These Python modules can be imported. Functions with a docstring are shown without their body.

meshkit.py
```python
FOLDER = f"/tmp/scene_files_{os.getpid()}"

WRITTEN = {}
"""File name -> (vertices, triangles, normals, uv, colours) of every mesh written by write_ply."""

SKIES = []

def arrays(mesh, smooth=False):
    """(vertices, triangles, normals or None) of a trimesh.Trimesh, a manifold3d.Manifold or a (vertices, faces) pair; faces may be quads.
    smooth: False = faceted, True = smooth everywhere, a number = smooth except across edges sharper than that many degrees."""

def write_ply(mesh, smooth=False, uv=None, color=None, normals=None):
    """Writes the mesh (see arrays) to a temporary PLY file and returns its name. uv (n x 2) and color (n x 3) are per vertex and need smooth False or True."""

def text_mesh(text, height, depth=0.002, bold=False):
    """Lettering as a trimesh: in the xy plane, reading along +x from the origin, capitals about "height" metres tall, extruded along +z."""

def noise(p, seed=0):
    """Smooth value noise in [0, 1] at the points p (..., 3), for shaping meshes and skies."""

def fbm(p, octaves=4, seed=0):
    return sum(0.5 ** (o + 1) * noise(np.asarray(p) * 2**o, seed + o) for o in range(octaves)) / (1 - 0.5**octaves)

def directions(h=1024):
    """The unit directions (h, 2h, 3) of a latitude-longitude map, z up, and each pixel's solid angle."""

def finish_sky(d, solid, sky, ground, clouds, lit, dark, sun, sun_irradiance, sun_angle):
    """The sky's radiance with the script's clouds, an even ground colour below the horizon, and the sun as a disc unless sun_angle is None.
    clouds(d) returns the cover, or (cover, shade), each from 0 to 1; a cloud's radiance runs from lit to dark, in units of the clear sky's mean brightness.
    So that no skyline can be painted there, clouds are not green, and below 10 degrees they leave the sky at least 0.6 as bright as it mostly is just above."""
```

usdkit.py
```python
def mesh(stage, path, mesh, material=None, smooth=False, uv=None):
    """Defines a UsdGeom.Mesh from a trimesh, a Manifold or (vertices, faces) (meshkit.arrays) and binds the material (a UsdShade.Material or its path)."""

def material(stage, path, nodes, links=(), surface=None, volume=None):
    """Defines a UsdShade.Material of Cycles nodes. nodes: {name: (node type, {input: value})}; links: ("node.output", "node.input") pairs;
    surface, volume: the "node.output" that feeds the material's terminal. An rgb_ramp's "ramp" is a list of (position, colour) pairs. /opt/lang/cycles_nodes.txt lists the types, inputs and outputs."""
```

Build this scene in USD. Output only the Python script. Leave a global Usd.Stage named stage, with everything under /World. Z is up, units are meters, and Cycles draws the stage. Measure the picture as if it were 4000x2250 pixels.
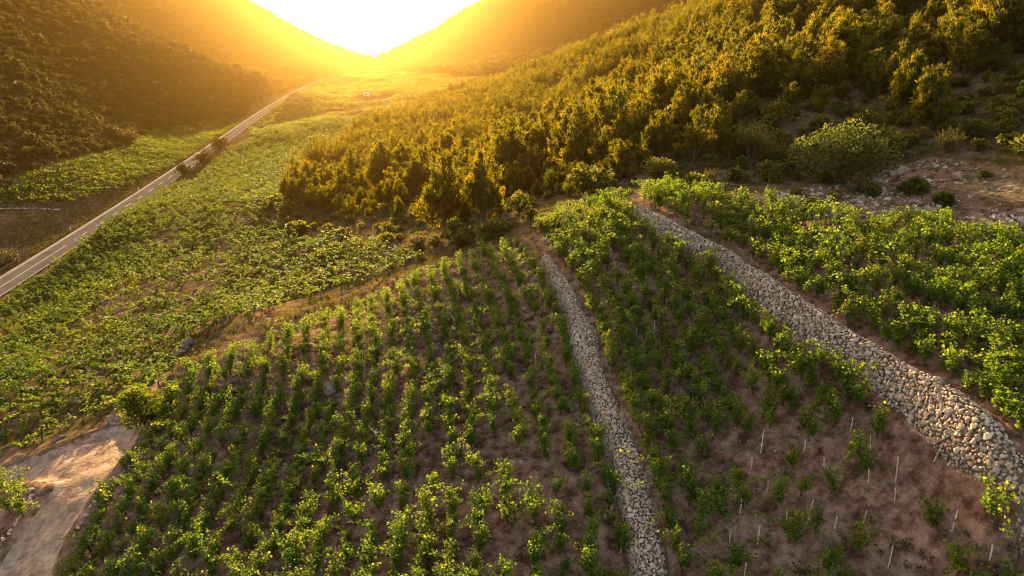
import math
import random
import numpy as np
import trimesh
import usdkit
from meshkit import fbm, noise
from pxr import Gf, Sdf, Usd, UsdGeom, UsdLux, UsdShade, Vt
from scipy.interpolate import RBFInterpolator
from scipy.ndimage import map_coordinates
from scipy.spatial import ConvexHull, cKDTree
from shapely.geometry import Point, Polygon
import shapely
import shapely.affinity

rng = np.random.default_rng(7)
random.seed(7)
stage = Usd.Stage.CreateInMemory()
UsdGeom.SetStageUpAxis(stage, "Z")
UsdGeom.SetStageMetersPerUnit(stage, 1.0)
UsdGeom.Xform.Define(stage, "/World")
UsdGeom.Scope.Define(stage, "/World/Looks")

# ------------------------------------------------------------------ camera
PITCH = math.radians(21.0)
EYE = np.array([0.0, 0.0, 60.0])
FPX = 1590.7                       # focal length for a picture 2576 wide
cam = UsdGeom.Camera.Define(stage, "/World/camera")
cam.AddTranslateOp().Set(Gf.Vec3d(*EYE))
cam.AddRotateXOp().Set(90 - math.degrees(PITCH))
cam.CreateHorizontalApertureAttr(36.0)
cam.CreateVerticalApertureAttr(36.0 * 9 / 16)
cam.CreateFocalLengthAttr(36.0 * FPX / 2576)
cam.CreateClippingRangeAttr(Gf.Vec2f(0.5, 20000))
cam.CreateExposureAttr(2.58)

# ------------------------------------------------------------------ sky and sun
SUN_AZ, SUN_EL = math.radians(-13.0), math.radians(8.0)
sun_dir = np.array([math.sin(SUN_AZ) * math.cos(SUN_EL), math.cos(SUN_AZ) * math.cos(SUN_EL), math.sin(SUN_EL)])
sky_mat = usdkit.material(stage, "/World/Looks/sky", {
    "s": ("sky_texture", {"sky_type": "single_scattering", "sun_disc": False, "sun_elevation": SUN_EL, "sun_rotation": SUN_AZ, "air_density": 1.0, "aerosol_density": 2.0}),
    "w": ("mix_color", {"blend_type": "multiply", "fac": 1.0, "b": (1.26, 0.95, 0.68), "use_clamp": False}),
    "b": ("background_shader", {"strength": 0.105})}, [("s.color", "w.a"), ("w.result", "b.color")], surface="b.background")
sky = UsdLux.DomeLight.Define(stage, "/World/sky")
UsdShade.MaterialBindingAPI.Apply(sky.GetPrim()).Bind(sky_mat)
sun = UsdLux.DistantLight.Define(stage, "/World/sun")
sun.CreateNormalizeAttr(True)
sun.CreateIntensityAttr(1.25)
sun.CreateAngleAttr(0.55)
sun.CreateColorAttr(Gf.Vec3f(1.0, 0.68, 0.27))
zx = sun_dir
xx = np.cross([0, 0, 1.0], zx); xx /= np.linalg.norm(xx)
yx = np.cross(zx, xx)
sun.AddTransformOp().Set(Gf.Matrix4d(*xx, 0, *yx, 0, *zx, 0, 0, 0, 0, 1))
for p, lab in ((sky.GetPrim(), None), (sun.GetPrim(), None)):
    p.SetCustomDataByKey("kind", "structure")
HAZE = 3.0e-5

# ------------------------------------------------------------------ picture <-> world
CP, SP = math.cos(PITCH), math.sin(PITCH)


def ray(px, py):
    u, v = (np.asarray(px, float) - 1288) / FPX, (np.asarray(py, float) - 724.5) / FPX
    return np.stack([u, CP - v * SP, -SP - v * CP], -1)


def at_depth(px, py, zc):
    return EYE + ray(px, py) * np.asarray(zc, float)[..., None]


def project(p):
    d = np.asarray(p, float) - EYE
    zc = d[..., 1] * CP - d[..., 2] * SP
    zs = np.where(zc > 0.5, zc, 0.5)
    u, v = d[..., 0] / zs, (-d[..., 2] * CP - d[..., 1] * SP) / zs
    return 1288 + u * FPX, 724.5 + v * FPX, zc


# ------------------------------------------------------------------ terrain
CTRL = [  # (picture x, picture y, depth)
    # near vineyard terraces
    (1288, 1449, 27), (1630, 1449, 27), (1000, 1449, 28), (600, 1449, 29.5), (200, 1449, 31.5), (2000, 1449, 25.5), (2350, 1449, 23.5), (2576, 1330, 23.4),
    (2576, 1210, 22.8), (2300, 1040, 27.5), (2000, 770, 36), (1620, 525, 52), (1370, 650, 51), (1440, 860, 41.5), (1540, 1080, 34), (1640, 1340, 28.5),
    (1800, 1000, 34), (1800, 700, 42.5), (1340, 600, 55), (1050, 695, 58), (837, 805, 55), (640, 835, 52), (440, 935, 48), (402, 1051, 43), (284, 1204, 37), (1000, 1000, 41), (1150, 800, 49),
    (700, 1150, 38), (2576, 620, 37), (2200, 700, 36), (2576, 900, 28), (2400, 500, 47), (2100, 450, 57), (2250, 560, 42), (1900, 520, 48),
    # track
    (100, 1180, 41), (50, 1449, 33), (0, 1280, 39), (330, 1090, 43.5),
    # lower field
    (600, 800, 59), (500, 900, 55.5), (700, 700, 82), (300, 750, 88), (0, 1000, 56), (0, 1100, 48), (900, 720, 66), (1040, 660, 66), (400, 640, 112), (600, 500, 150), (300, 560, 148),
    (800, 400, 215), (830, 300, 330), (150, 850, 79), (700, 560, 118), (900, 620, 84),
    # wood on the hill to the right
    (1120, 590, 75), (860, 570, 98), (700, 510, 130), (1000, 400, 195), (1000, 300, 345), (1330, 190, 400), (1500, 130, 360), (1650, 70, 310), (1800, 0, 260), (2000, 0, 180), (2200, 0, 130),
    (2576, 0, 88), (2200, 100, 110), (2200, 200, 85), (2576, 150, 73), (2576, 300, 58), (1600, 460, 63), (1900, 250, 88), (1500, 300, 140), (1300, 400, 125), (1700, 200, 150), (1350, 300, 215),
    # road
    (0, 724, 128), (213, 586, 155), (386, 471, 195), (510, 386, 255), (578, 341, 300), (672, 281, 400), (743, 233, 540), (786, 210, 660), (850, 175, 950),
    # hillside to the left
    (0, 466, 168), (142, 423, 190), (302, 373, 240), (0, 300, 204), (0, 150, 249), (0, 0, 319), (384, 331, 290), (533, 306, 345), (611, 295, 372), (661, 245, 500), (400, 200, 350), (400, 100, 432),
    (300, 70, 411), (200, 0, 425), (480, 130, 441), (650, 200, 459),
    # far hills
    (700, 60, 950), (580, 0, 900), (800, 115, 1050), (880, 145, 1200), (930, 148, 1350), (1000, 130, 1350), (1100, 75, 1300), (1230, 0, 1250), (1400, 60, 1000), (1300, 150, 800),
    (1100, 180, 800), (1000, 190, 800), (1500, 40, 900), (1700, 0, 800),
]
c = np.array(CTRL, float)
ctrl = at_depth(c[:, 0], c[:, 1], c[:, 2])
EXTRA = np.array([  # plain points, beyond the picture or hidden from it
    (0, 8, 38), (10, 8, 41), (-12, 8, 35.5), (0, -20, 37), (30, 8, 47), (-40, 8, 30), (60, 0, 57), (110, -10, 72), (-90, 0, 16), (-130, 20, 22), (0, -60, 35), (40, -60, 46), (-60, -60, 24),
    (110, 60, 76), (150, 120, 94), (180, 200, 108), (190, 300, 104), (-190, 120, 46), (-260, 160, 78), (-330, 250, 112), (-400, 360, 135),
    (110, 420, 66), (60, 520, 48), (0, 520, 34), (150, 560, 60), (-60, 600, 27), (-300, 620, 48), (-350, 700, 62), (-260, 640, 33), (-215, 800, 27),
    (-500, 900, 150), (-560, 700, 160), (-500, 1100, 150), (-430, 1200, 110), (-380, 1400, 60), (-320, 1700, 5), (-320, 2200, -40), (-100, 1700, 60), (60, 1500, 170), (200, 1200, 190), (300, 900, 150), (350, 700, 115),
    (-600, 1700, 40), (300, 1900, 90), (700, 900, 200), (600, 400, 160), (-900, 600, 200), (-700, 200, 170), (300, 0, 120), (-400, -200, 100), (0, -300, 30), (300, -300, 110), (900, 1800, 120), (-900, 1800, 80),
    (0, -1500, 20), (1500, 0, 150), (-1500, 0, 150), (1500, -1500, 100), (-1500, -1500, 100), (0, 2400, -30), (1500, 2000, 60), (-1500, 2000, 60)], float)
ctrl = np.vstack([ctrl, EXTRA])


def polar(x, y):
    return np.stack([np.arctan2(x, y) * 1.6, np.log(np.hypot(x, y) + 6.0)], -1)


behind = ctrl[np.abs(np.arctan2(ctrl[:, 0], ctrl[:, 1])) > 1.6]
pts = polar(ctrl[:, 0], ctrl[:, 1])
wrap = polar(behind[:, 0], behind[:, 1]); wrap[:, 0] -= np.sign(wrap[:, 0]) * 2 * math.pi * 1.6
base_rbf = RBFInterpolator(np.vstack([pts, wrap]), np.concatenate([ctrl[:, 2], behind[:, 2]]), kernel="thin_plate_spline", smoothing=2e-4)

TH = np.radians(np.concatenate([np.arange(-180, -54, 5.0), np.arange(-54, 54.01, 0.17), np.arange(58, 180.1, 5.0)]))
TH[-1] = math.pi
RR = np.concatenate([np.linspace(2.0, 13.5, 10), 14 * np.exp(np.arange(0, math.log(130 / 14), 0.0085)), 130 * np.exp(np.arange(0, math.log(1700 / 130), 0.0125)), [1720, 1800, 1950, 2150, 2400]])
TT, RG = np.meshgrid(TH, RR, indexing="ij")
GX, GY = np.sin(TT) * RG, np.cos(TT) * RG
GZ = np.empty_like(GX)
step = 6
for a in range(0, len(TH), 40):
    s = slice(a, min(a + 40, len(TH)))
    GZ[s] = base_rbf(polar(GX[s], GY[s]).reshape(-1, 2)).reshape(GX[s].shape)
# the ring is closed: both ends equal
GZ[-1] = GZ[0] = (GZ[-1] + GZ[0]) / 2
TIX, RIX = np.arange(len(TH)), np.arange(len(RR))


def H(x, y):
    """Height of the ground."""
    t = np.interp(np.arctan2(x, y), TH, TIX)
    r = np.interp(np.hypot(x, y), RR, RIX)
    return map_coordinates(GZ, [np.ravel(t), np.ravel(r)], order=1, mode="nearest").reshape(np.shape(x))


def hit(px, py, tmax=2300.0):
    """Where the line of sight through a picture point first meets the ground."""
    px, py = np.atleast_1d(np.asarray(px, float)), np.atleast_1d(np.asarray(py, float))
    d = ray(px, py)
    ts = 12 * np.exp(np.linspace(0, math.log(tmax / 12), 420))
    lo, hi = np.full(len(px), np.nan), np.full(len(px), np.nan)
    alive = np.ones(len(px), bool)
    prev = np.full(len(px), ts[0])
    for t in ts:
        idx = np.nonzero(alive)[0]
        if not len(idx):
            break
        p = EYE + d[idx] * t
        under = H(p[:, 0], p[:, 1]) > p[:, 2]
        lo[idx[under]], hi[idx[under]] = prev[idx[under]], t
        alive[idx[under]] = False
        prev[idx] = t
    ok = ~np.isnan(lo)
    a, b = lo[ok], hi[ok]
    for _ in range(18):
        m = (a + b) / 2
        p = EYE + d[ok] * m[:, None]
        u = H(p[:, 0], p[:, 1]) > p[:, 2]
        b, a = np.where(u, m, b), np.where(u, a, m)
    out = np.full((len(px), 3), np.nan)
    out[ok] = EYE + d[ok] * ((a + b) / 2)[:, None]
    return out


def poly_hit(points):
    q = np.array(points, float)
    return hit(q[:, 0], q[:, 1])


def smooth_line(p, spacing):
    """A polyline resampled evenly through a smooth curve."""
    from scipy.interpolate import PchipInterpolator
    s = np.concatenate([[0], np.cumsum(np.linalg.norm(np.diff(p, axis=0), axis=1))])
    f = PchipInterpolator(s, p)
    return f(np.linspace(0, s[-1], max(2, int(round(s[-1] / spacing)) + 1)))


def line_field(line, x, y):
    """Signed distance to a polyline (positive on its right-hand side) and the arc length of the nearest point."""
    line = np.asarray(line)[:, :2]
    seg = np.diff(line, axis=0)
    ln = np.linalg.norm(seg, axis=1)
    s0 = np.concatenate([[0], np.cumsum(ln)])
    best, sgn, arc = np.full(np.shape(x), 1e9), np.ones(np.shape(x)), np.zeros(np.shape(x))
    for k in range(len(seg)):
        dx, dy = x - line[k, 0], y - line[k, 1]
        t = np.clip((dx * seg[k, 0] + dy * seg[k, 1]) / ln[k] ** 2, 0, 1)
        d = np.hypot(dx - t * seg[k, 0], dy - t * seg[k, 1])
        near = d < best
        best = np.where(near, d, best)
        sgn = np.where(near, np.sign(seg[k, 1] * dx - seg[k, 0] * dy), sgn)
        arc = np.where(near, s0[k] + t * ln[k], arc)
    return best * sgn, arc, s0[-1]


# centre lines of the two walls, of the bank and of the road, from near to far
WALL_A = smooth_line(poly_hit([(2760, 1385), (2576, 1240), (2470, 1122), (2350, 1035), (2230, 950), (2110, 870), (1980, 775), (1850, 680), (1740, 610), (1650, 555), (1606, 524)]), 0.5)
WALL_B = smooth_line(poly_hit([(1690, 1690), (1640, 1449), (1622, 1340), (1598, 1230), (1560, 1110), (1515, 1000), (1482, 900), (1452, 800), (1412, 715), (1372, 655)]), 0.5)
BANK = smooth_line(poly_hit([(300, 1120), (370, 1020), (440, 945), (560, 880), (640, 838), (760, 790), (860, 760), (950, 725), (1050, 690), (1180, 640), (1330, 595)]), 1.0)
ROAD_C = np.array([(-190, 850, 106), (0, 724, 128), (213, 586, 155), (386, 471, 195), (510, 386, 255), (578, 341, 300), (672, 281, 400), (743, 233, 540), (786, 210, 660), (835, 185, 860)], float)
road_pts = at_depth(ROAD_C[:, 0], ROAD_C[:, 1], ROAD_C[:, 2])
rx = np.polyfit(road_pts[:, 1], road_pts[:, 0], 4)
rz = np.polyfit(road_pts[:, 1], road_pts[:, 2], 3)
ry = np.arange(70, 860, 2.0)
ROAD = np.stack([np.polyval(rx, ry), ry, np.polyval(rz, ry)], -1)


def smoothstep(x):
    x = np.clip(x, 0, 1)
    return x * x * (3 - 2 * x)


near = (RG < 110) & (np.abs(TT) < 1.5)
nx, ny = GX[near], GY[near]
GB = fbm(np.stack([GX * 0.02, GY * 0.02, GX * 0], -1), 5, 3) - 0.5
hill_w = smoothstep((RG - 110) / 200)
GZ += GB * (0.6 + np.minimum(RG * 0.012, 9)) * hill_w
dA, sA, LA = line_field(WALL_A, nx, ny)
dB, sB, LB = line_field(WALL_B, nx, ny)
dC, sC, LC = line_field(BANK, nx, ny)
add = np.zeros_like(nx)


def wall_step(d, s, L, h_near, h_far, half):
    h = h_near + (h_far - h_near) * s / L
    fade = smoothstep((L - s) / 4)
    return h * fade * (smoothstep((d + half) / (2 * half)) - 0.5) * np.exp(-np.abs(d) / 14.0)


HA, HB = (0.95, 0.38), (0.75, 0.35)
add += wall_step(dA, sA, LA, *HA, 0.55)
add += wall_step(dB, sB, LB, *HB, 0.4)
add += 1.7 * smoothstep(sC / 8) * smoothstep((LC - sC) / 10) * (smoothstep((dC + 2.2) / 3.4) - 0.5) * np.exp(-np.abs(dC) / 14.0)
add += (fbm(np.stack([nx * 0.9, ny * 0.9, nx * 0], -1), 4, 11) - 0.5) * 0.34
add += (fbm(np.stack([nx * 3.1, ny * 3.1, nx * 0], -1), 3, 15) - 0.5) * 0.16 * smoothstep((70 - np.hypot(nx, ny)) / 30)
GZ[near] += add
TRACK_PX = [(-400, 1330), (-200, 1245), (0, 1183), (117, 1140), (199, 1108), (270, 1080), (302, 1072), (335, 1080), (341, 1119), (302, 1161), (274, 1204), (228, 1254), (171, 1343), (131, 1449), (60, 1640), (-150, 1640), (0, 1414), (36, 1367), (107, 1257), (135, 1218), (71, 1212), (0, 1225), (-200, 1300), (-400, 1400)]
tw = poly_hit(TRACK_PX)
track_world = Polygon([(a, b) for a, b, _ in tw if not math.isnan(a)]).buffer(0)
tn_ = near & (GX < -8) & (GX > -75) & (RG > 20) & (RG < 90)
pts_ = shapely.points(GX[tn_], GY[tn_])
d_in = np.where(shapely.contains(track_world, pts_), 1, -1) * shapely.distance(track_world.boundary, pts_)
GZ[tn_] += -0.30 * smoothstep((d_in + 0.1) / 0.7) + 0.22 * np.exp(-((d_in + 0.45) / 0.4) ** 2)
rut = np.abs(np.abs(d_in - 1.5) - 0.75)
GZ[tn_] -= 0.05 * np.exp(-(rut / 0.22) ** 2) * (d_in > 0.2)
mid = (RG > 60) & (RG < 1100) & (np.abs(TT) < 1.3)
dR, _, _ = line_field(ROAD[::3], GX[mid], GY[mid])
zr = np.polyval(rz, np.clip(GY[mid], 70, 860))
w = smoothstep((np.abs(dR) - 4.6) / 6.0)
far_cut = smoothstep((GY[mid] - 820) / 60)
w = np.maximum(w, far_cut)
GZ[mid] = w * GZ[mid] + (1 - w) * (zr - 0.12)

# the lower field lies in narrow strips, each a shallow step above the next
PLOT = 8.5


def strip_phase(x, y):
    wv = -0.67 * x + 0.74 * y + 5.0 * (fbm(np.stack([x * 0.025, y * 0.025, x * 0], -1), 3, 44) - 0.5)
    return (wv / PLOT) % 1.0


FIELD_PX = np.array([(-400, 960), (-150, 842), (0, 745), (135, 662), (249, 560), (334, 506), (426, 478), (498, 462), (530, 430), (587, 384), (668, 341), (764, 420), (697, 508), (668, 561), (757, 614), (837, 604), (990, 629), (1050, 664), (901, 721), (640, 799), (533, 828), (455, 888), (425, 960), (302, 1037), (121, 1108), (0, 1155), (-400, 1240)], float)
fw = hit(FIELD_PX[:, 0], FIELD_PX[:, 1])
field_world = Polygon([(a, b) for a, b, _ in fw if not math.isnan(a)]).buffer(0)
fm = (RG > 40) & (RG < 330) & (np.abs(TT) < 1.1) & (GX < 10)
fm[fm] = shapely.contains_xy(field_world, GX[fm], GY[fm])
fd = shapely.distance(field_world.boundary, shapely.points(GX[fm], GY[fm]))
ph_ = strip_phase(GX[fm], GY[fm])
GZ[fm] += (np.where(ph_ < 0.14, smoothstep(1 - ph_ / 0.14), (ph_ - 0.14) / 0.86) - 0.5) * 0.9 * smoothstep((fd - 1) / 5)

# what the camera sees of the bare ground: distance per picture point, with a margin round the frame
MX, MY = np.arange(-330, 2910, 6.0), np.arange(-130, 1720, 6.0)
mm = np.meshgrid(MX, MY, indexing="xy")
DEPTH = hit(mm[0].ravel(), mm[1].ravel())
DEPTH = project(DEPTH)[2].reshape(mm[0].shape)
DEPTH = np.where(np.isnan(DEPTH), 1e5, DEPTH)


def seen(p, lift=0.7, tol=0.06):
    """Which ground points the camera can see (or are within the margin round its frame)."""
    q = np.array(p, float); q[:, 2] += lift
    px, py, zc = project(q)
    i, j = np.round((py - MY[0]) / 6).astype(int), np.round((px - MX[0]) / 6).astype(int)
    ok = (i >= 0) & (i < len(MY)) & (j >= 0) & (j < len(MX)) & (zc > 1)
    i, j = np.clip(i, 0, len(MY) - 1), np.clip(j, 0, len(MX) - 1)
    return ok & (zc < DEPTH[i, j] * (1 + tol) + 2.5)


def inside(poly, px, py):
    return shapely.contains_xy(poly, px, py)


def R(*pts):
    return Polygon(pts).buffer(0)


SCRUB = R((-400, 580), (0, 468), (142, 425), (302, 375), (384, 333), (533, 308), (611, 295), (661, 246), (782, 205), (832, 192), (935, 152), (935, -200), (-400, -200))
LEFT_VINES = R((-400, 580), (0, 466), (142, 423), (302, 373), (384, 331), (533, 306), (611, 299), (587, 327), (444, 412), (320, 472), (178, 512), (0, 519), (-400, 640))
FIELD = R((-400, 960), (-150, 842), (0, 745), (135, 662), (249, 560), (334, 506), (426, 478), (498, 462), (530, 430), (587, 384), (668, 341), (800, 310), (901, 284), (930, 296), (903, 320), (835, 377), (764, 420), (697, 508), (668, 561), (757, 614), (837, 604), (990, 629),
          (1050, 664), (901, 721), (640, 799), (533, 828), (455, 888), (425, 960), (302, 1037), (121, 1108), (0, 1155), (-400, 1240))
TERRACE_1 = R((1345, 620), (1228, 639), (1100, 692), (1050, 707), (943, 763), (837, 799), (611, 888), (470, 945), (402, 1051), (370, 1104), (284, 1204), (256, 1271), (206, 1360), (175, 1460), (100, 1720), (1620, 1720), (1570, 1449), (1545, 1250), (1505, 1120), (1465, 1000), (1425, 900), (1415, 800), (1360, 660))
TERRACE_2 = R((1330, 592), (1420, 548), (1550, 508), (1600, 535), (1690, 600), (1781, 655), (1838, 720), (1873, 770), (1940, 815), (2040, 870), (2125, 952), (2172, 1012), (2257, 1075), (2300, 1130), (2378, 1190), (2456, 1264), (2541, 1305), (2900, 1600), (2900, 1720), (1745, 1720), (1690, 1449), (1645, 1210), (1585, 1080), (1522, 950), (1495, 860), (1455, 760), (1390, 650))
TERRACE_3 = R((1612, 484), (1680, 487), (1830, 510), (2030, 557), (2172, 565), (2350, 572), (2420, 596), (2478, 614), (2576, 624), (2900, 640), (2900, 1500), (2640, 1240), (2545, 1134), (2467, 1035), (2385, 962), (2346, 942), (2261, 890), (2172, 828), (2115, 780), (2030, 738), (1930, 675), (1781, 582), (1660, 525))
FOREST = R((697, 508), (764, 424), (835, 380), (903, 325), (1000, 287), (1150, 217), (1330, 186), (1500, 126), (1650, 66), (1800, -4), (1900, -60), (2000, -200), (2910, -200), (2910, 210), (2576, 240), (2300, 300), (2150, 290), (2000, 330), (1900, 400), (1700, 425), (1600, 440), (1500, 490), (1340, 535), (1200, 565), (1000, 560), (860, 555))
DARK_SLOPE = R((2910, 210), (2576, 240), (2300, 300), (2150, 290), (2000, 330), (1900, 400), (1700, 425), (1620, 455), (1700, 470), (1900, 470), (2180, 430), (2350, 395), (2576, 420), (2910, 450))
ROCKY = R((1900, 500), (2180, 430), (2350, 398), (2576, 430), (2910, 460), (2910, 640), (2576, 620), (2420, 590), (2350, 565), (2172, 558), (2030, 550), (1930, 520))
BRUSH = R((697, 510), (860, 555), (1000, 560), (1200, 565), (1340, 535), (1500, 490), (1600, 450), (1620, 480), (1550, 505), (1420, 545), (1330, 590), (1180, 632), (1060, 668), (990, 626), (837, 600), (757, 610), (668, 558))
BANK_ZONE = R((1050, 664), (901, 721), (640, 799), (533, 828), (455, 888), (425, 960), (402, 1051), (470, 945), (611, 888), (837, 799), (943, 763), (1050, 707), (1228, 639), (1340, 600))
BRIGHT = shapely.unary_union([R((655, 238), (700, 222), (775, 204), (790, 206), (740, 232), (690, 246)), R((725, 258), (770, 242), (840, 238), (840, 250), (760, 262)), R((765, 302), (800, 288), (870, 285), (935, 274), (935, 284), (850, 300)), R((665, 342), (700, 318), (765, 298), (765, 315), (720, 338))])
FAR_FIELD = R((640, 300), (720, 262), (800, 215), (880, 185), (1000, 178), (1150, 190), (1250, 200), (1150, 217), (1000, 285), (901, 282), (800, 310), (668, 341), (590, 382))
TRACK = R(*TRACK_PX)

# ------------------------------------------------------------------ materials
def ramp_mix(name, stops, scale, detail=4, rough=0.6, rough_s=0.9, bump=0.0, bump_scale=None, coord="geometry.position", spec=0.0):
    nodes = {"geometry": ("geometry", {}), "n": ("noise_texture", {"scale": scale, "detail": detail, "roughness": rough}), "r": ("rgb_ramp", {"ramp": stops}), "p": ("principled_bsdf", {"roughness": rough_s, "specular_ior_level": spec})}
    links = [(coord, "n.vector"), ("n.fac", "r.fac"), ("r.color", "p.base_color")]
    if bump:
        nodes |= {"n2": ("noise_texture", {"scale": bump_scale or scale * 4, "detail": 4}), "b": ("bump", {"strength": 1.0, "distance": bump})}
        links += [(coord, "n2.vector"), ("n2.fac", "b.height"), ("b.normal", "p.normal")]
    return usdkit.material(stage, "/World/Looks/" + name, nodes, links, surface="p.BSDF")


def leaf_material(name, stops, trans, scale=0.35, fac=0.45, fine=6.0):
    """Two-sided leaves that let some light through; the tone drifts from plant to plant and from leaf to leaf."""
    nodes = {"geometry": ("geometry", {}), "n": ("noise_texture", {"scale": scale, "detail": 2}), "n2": ("noise_texture", {"scale": fine, "detail": 1}),
             "m": ("math", {"math_type": "multiply_add", "value2": 0.55, "value3": 0.0}), "ad": ("math", {"math_type": "multiply_add", "value2": 0.5}),
             "r": ("rgb_ramp", {"ramp": stops}), "d": ("principled_bsdf", {"roughness": 0.65, "specular_ior_level": 0.08}), "t": ("translucent_bsdf", {}),
             "tm": ("mix_color", {"blend_type": "multiply", "fac": 1.0, "b": trans, "use_clamp": False}), "x": ("mix_closure", {"fac": fac})}
    links = [("geometry.position", "n.vector"), ("geometry.position", "n2.vector"), ("n.fac", "m.value1"), ("n2.fac", "ad.value1"), ("m.value", "ad.value3"), ("ad.value", "r.fac"), ("r.color", "d.base_color"),
             ("r.color", "tm.a"), ("tm.result", "t.color"), ("d.BSDF", "x.closure1"), ("t.BSDF", "x.closure2")]
    return usdkit.material(stage, "/World/Looks/" + name, nodes, links, surface="x.closure")


M = {}
M["soil"] = usdkit.material(stage, "/World/Looks/soil", {
    "g": ("geometry", {}), "n": ("noise_texture", {"scale": 1.3, "detail": 8, "roughness": 0.72}), "r": ("rgb_ramp", {"ramp": [(0.36, (0.050, 0.028, 0.022)), (0.43, (0.095, 0.054, 0.043)), (0.52, (0.165, 0.10, 0.081)), (0.66, (0.26, 0.175, 0.15))]}),
    "v": ("voronoi_texture", {"scale": 9.0}), "vr": ("rgb_ramp", {"ramp": [(0.0, (1, 1, 1)), (0.22, (1, 1, 1)), (0.34, (0, 0, 0))]}), "n3": ("noise_texture", {"scale": 1.3, "detail": 3}),
    "nr": ("rgb_ramp", {"ramp": [(0.42, (0, 0, 0)), (0.6, (1, 1, 1))]}), "pm": ("math", {"math_type": "multiply"}), "peb": ("mix_color", {"b": (0.22, 0.18, 0.155)}),
    "a": ("attribute", {"attribute": "grass"}), "gn": ("noise_texture", {"scale": 0.9, "detail": 5}), "gr": ("rgb_ramp", {"ramp": [(0.3, (0.028, 0.03, 0.012)), (0.5, (0.055, 0.05, 0.02)), (0.7, (0.11, 0.085, 0.04))]}),
    "gm": ("mix_color", {}), "rk": ("attribute", {"attribute": "rock"}), "rkn": ("noise_texture", {"scale": 2.2, "detail": 6}), "rkr": ("rgb_ramp", {"ramp": [(0.35, (0.13, 0.085, 0.065)), (0.52, (0.20, 0.15, 0.125)), (0.62, (0.36, 0.32, 0.30))]}), "rm": ("mix_color", {}),
    "b": ("bump", {"strength": 1.0, "distance": 0.08}), "bn": ("noise_texture", {"scale": 5.0, "detail": 6, "roughness": 0.7}), "p": ("principled_bsdf", {"roughness": 1.0, "specular_ior_level": 0.0})},
    [("g.position", "n.vector"), ("n.fac", "r.fac"), ("g.position", "v.vector"), ("v.distance", "vr.fac"), ("g.position", "n3.vector"), ("n3.fac", "nr.fac"), ("vr.color", "pm.value1"), ("nr.color", "pm.value2"), ("pm.value", "peb.fac"), ("r.color", "peb.a"),
     ("g.position", "gn.vector"), ("gn.fac", "gr.fac"), ("a.fac", "gm.fac"), ("peb.result", "gm.a"), ("gr.color", "gm.b"), ("g.position", "rkn.vector"), ("rkn.fac", "rkr.fac"), ("rk.fac", "rm.fac"), ("gm.result", "rm.a"), ("rkr.color", "rm.b"), ("rm.result", "p.base_color"),
     ("g.position", "bn.vector"), ("bn.fac", "b.height"), ("b.normal", "p.normal")], surface="p.BSDF")
M["track"] = ramp_mix("track_gravel", [(0.34, (0.11, 0.078, 0.066)), (0.5, (0.22, 0.165, 0.14)), (0.64, (0.33, 0.26, 0.225))], 0.9, 9, 0.74, bump=0.07, bump_scale=5)
M["hill"] = ramp_mix("hill_ground", [(0.35, (0.030, 0.022, 0.010)), (0.55, (0.060, 0.044, 0.020)), (0.75, (0.12, 0.095, 0.06))], 0.09, 7, 0.7, bump=0.4, bump_scale=0.6)
M["stone"] = ramp_mix("limestone", [(0.25, (0.18, 0.145, 0.133)), (0.5, (0.35, 0.288, 0.266)), (0.75, (0.50, 0.43, 0.40))], 1.6, 5, 0.7, bump=0.02, bump_scale=14)
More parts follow.
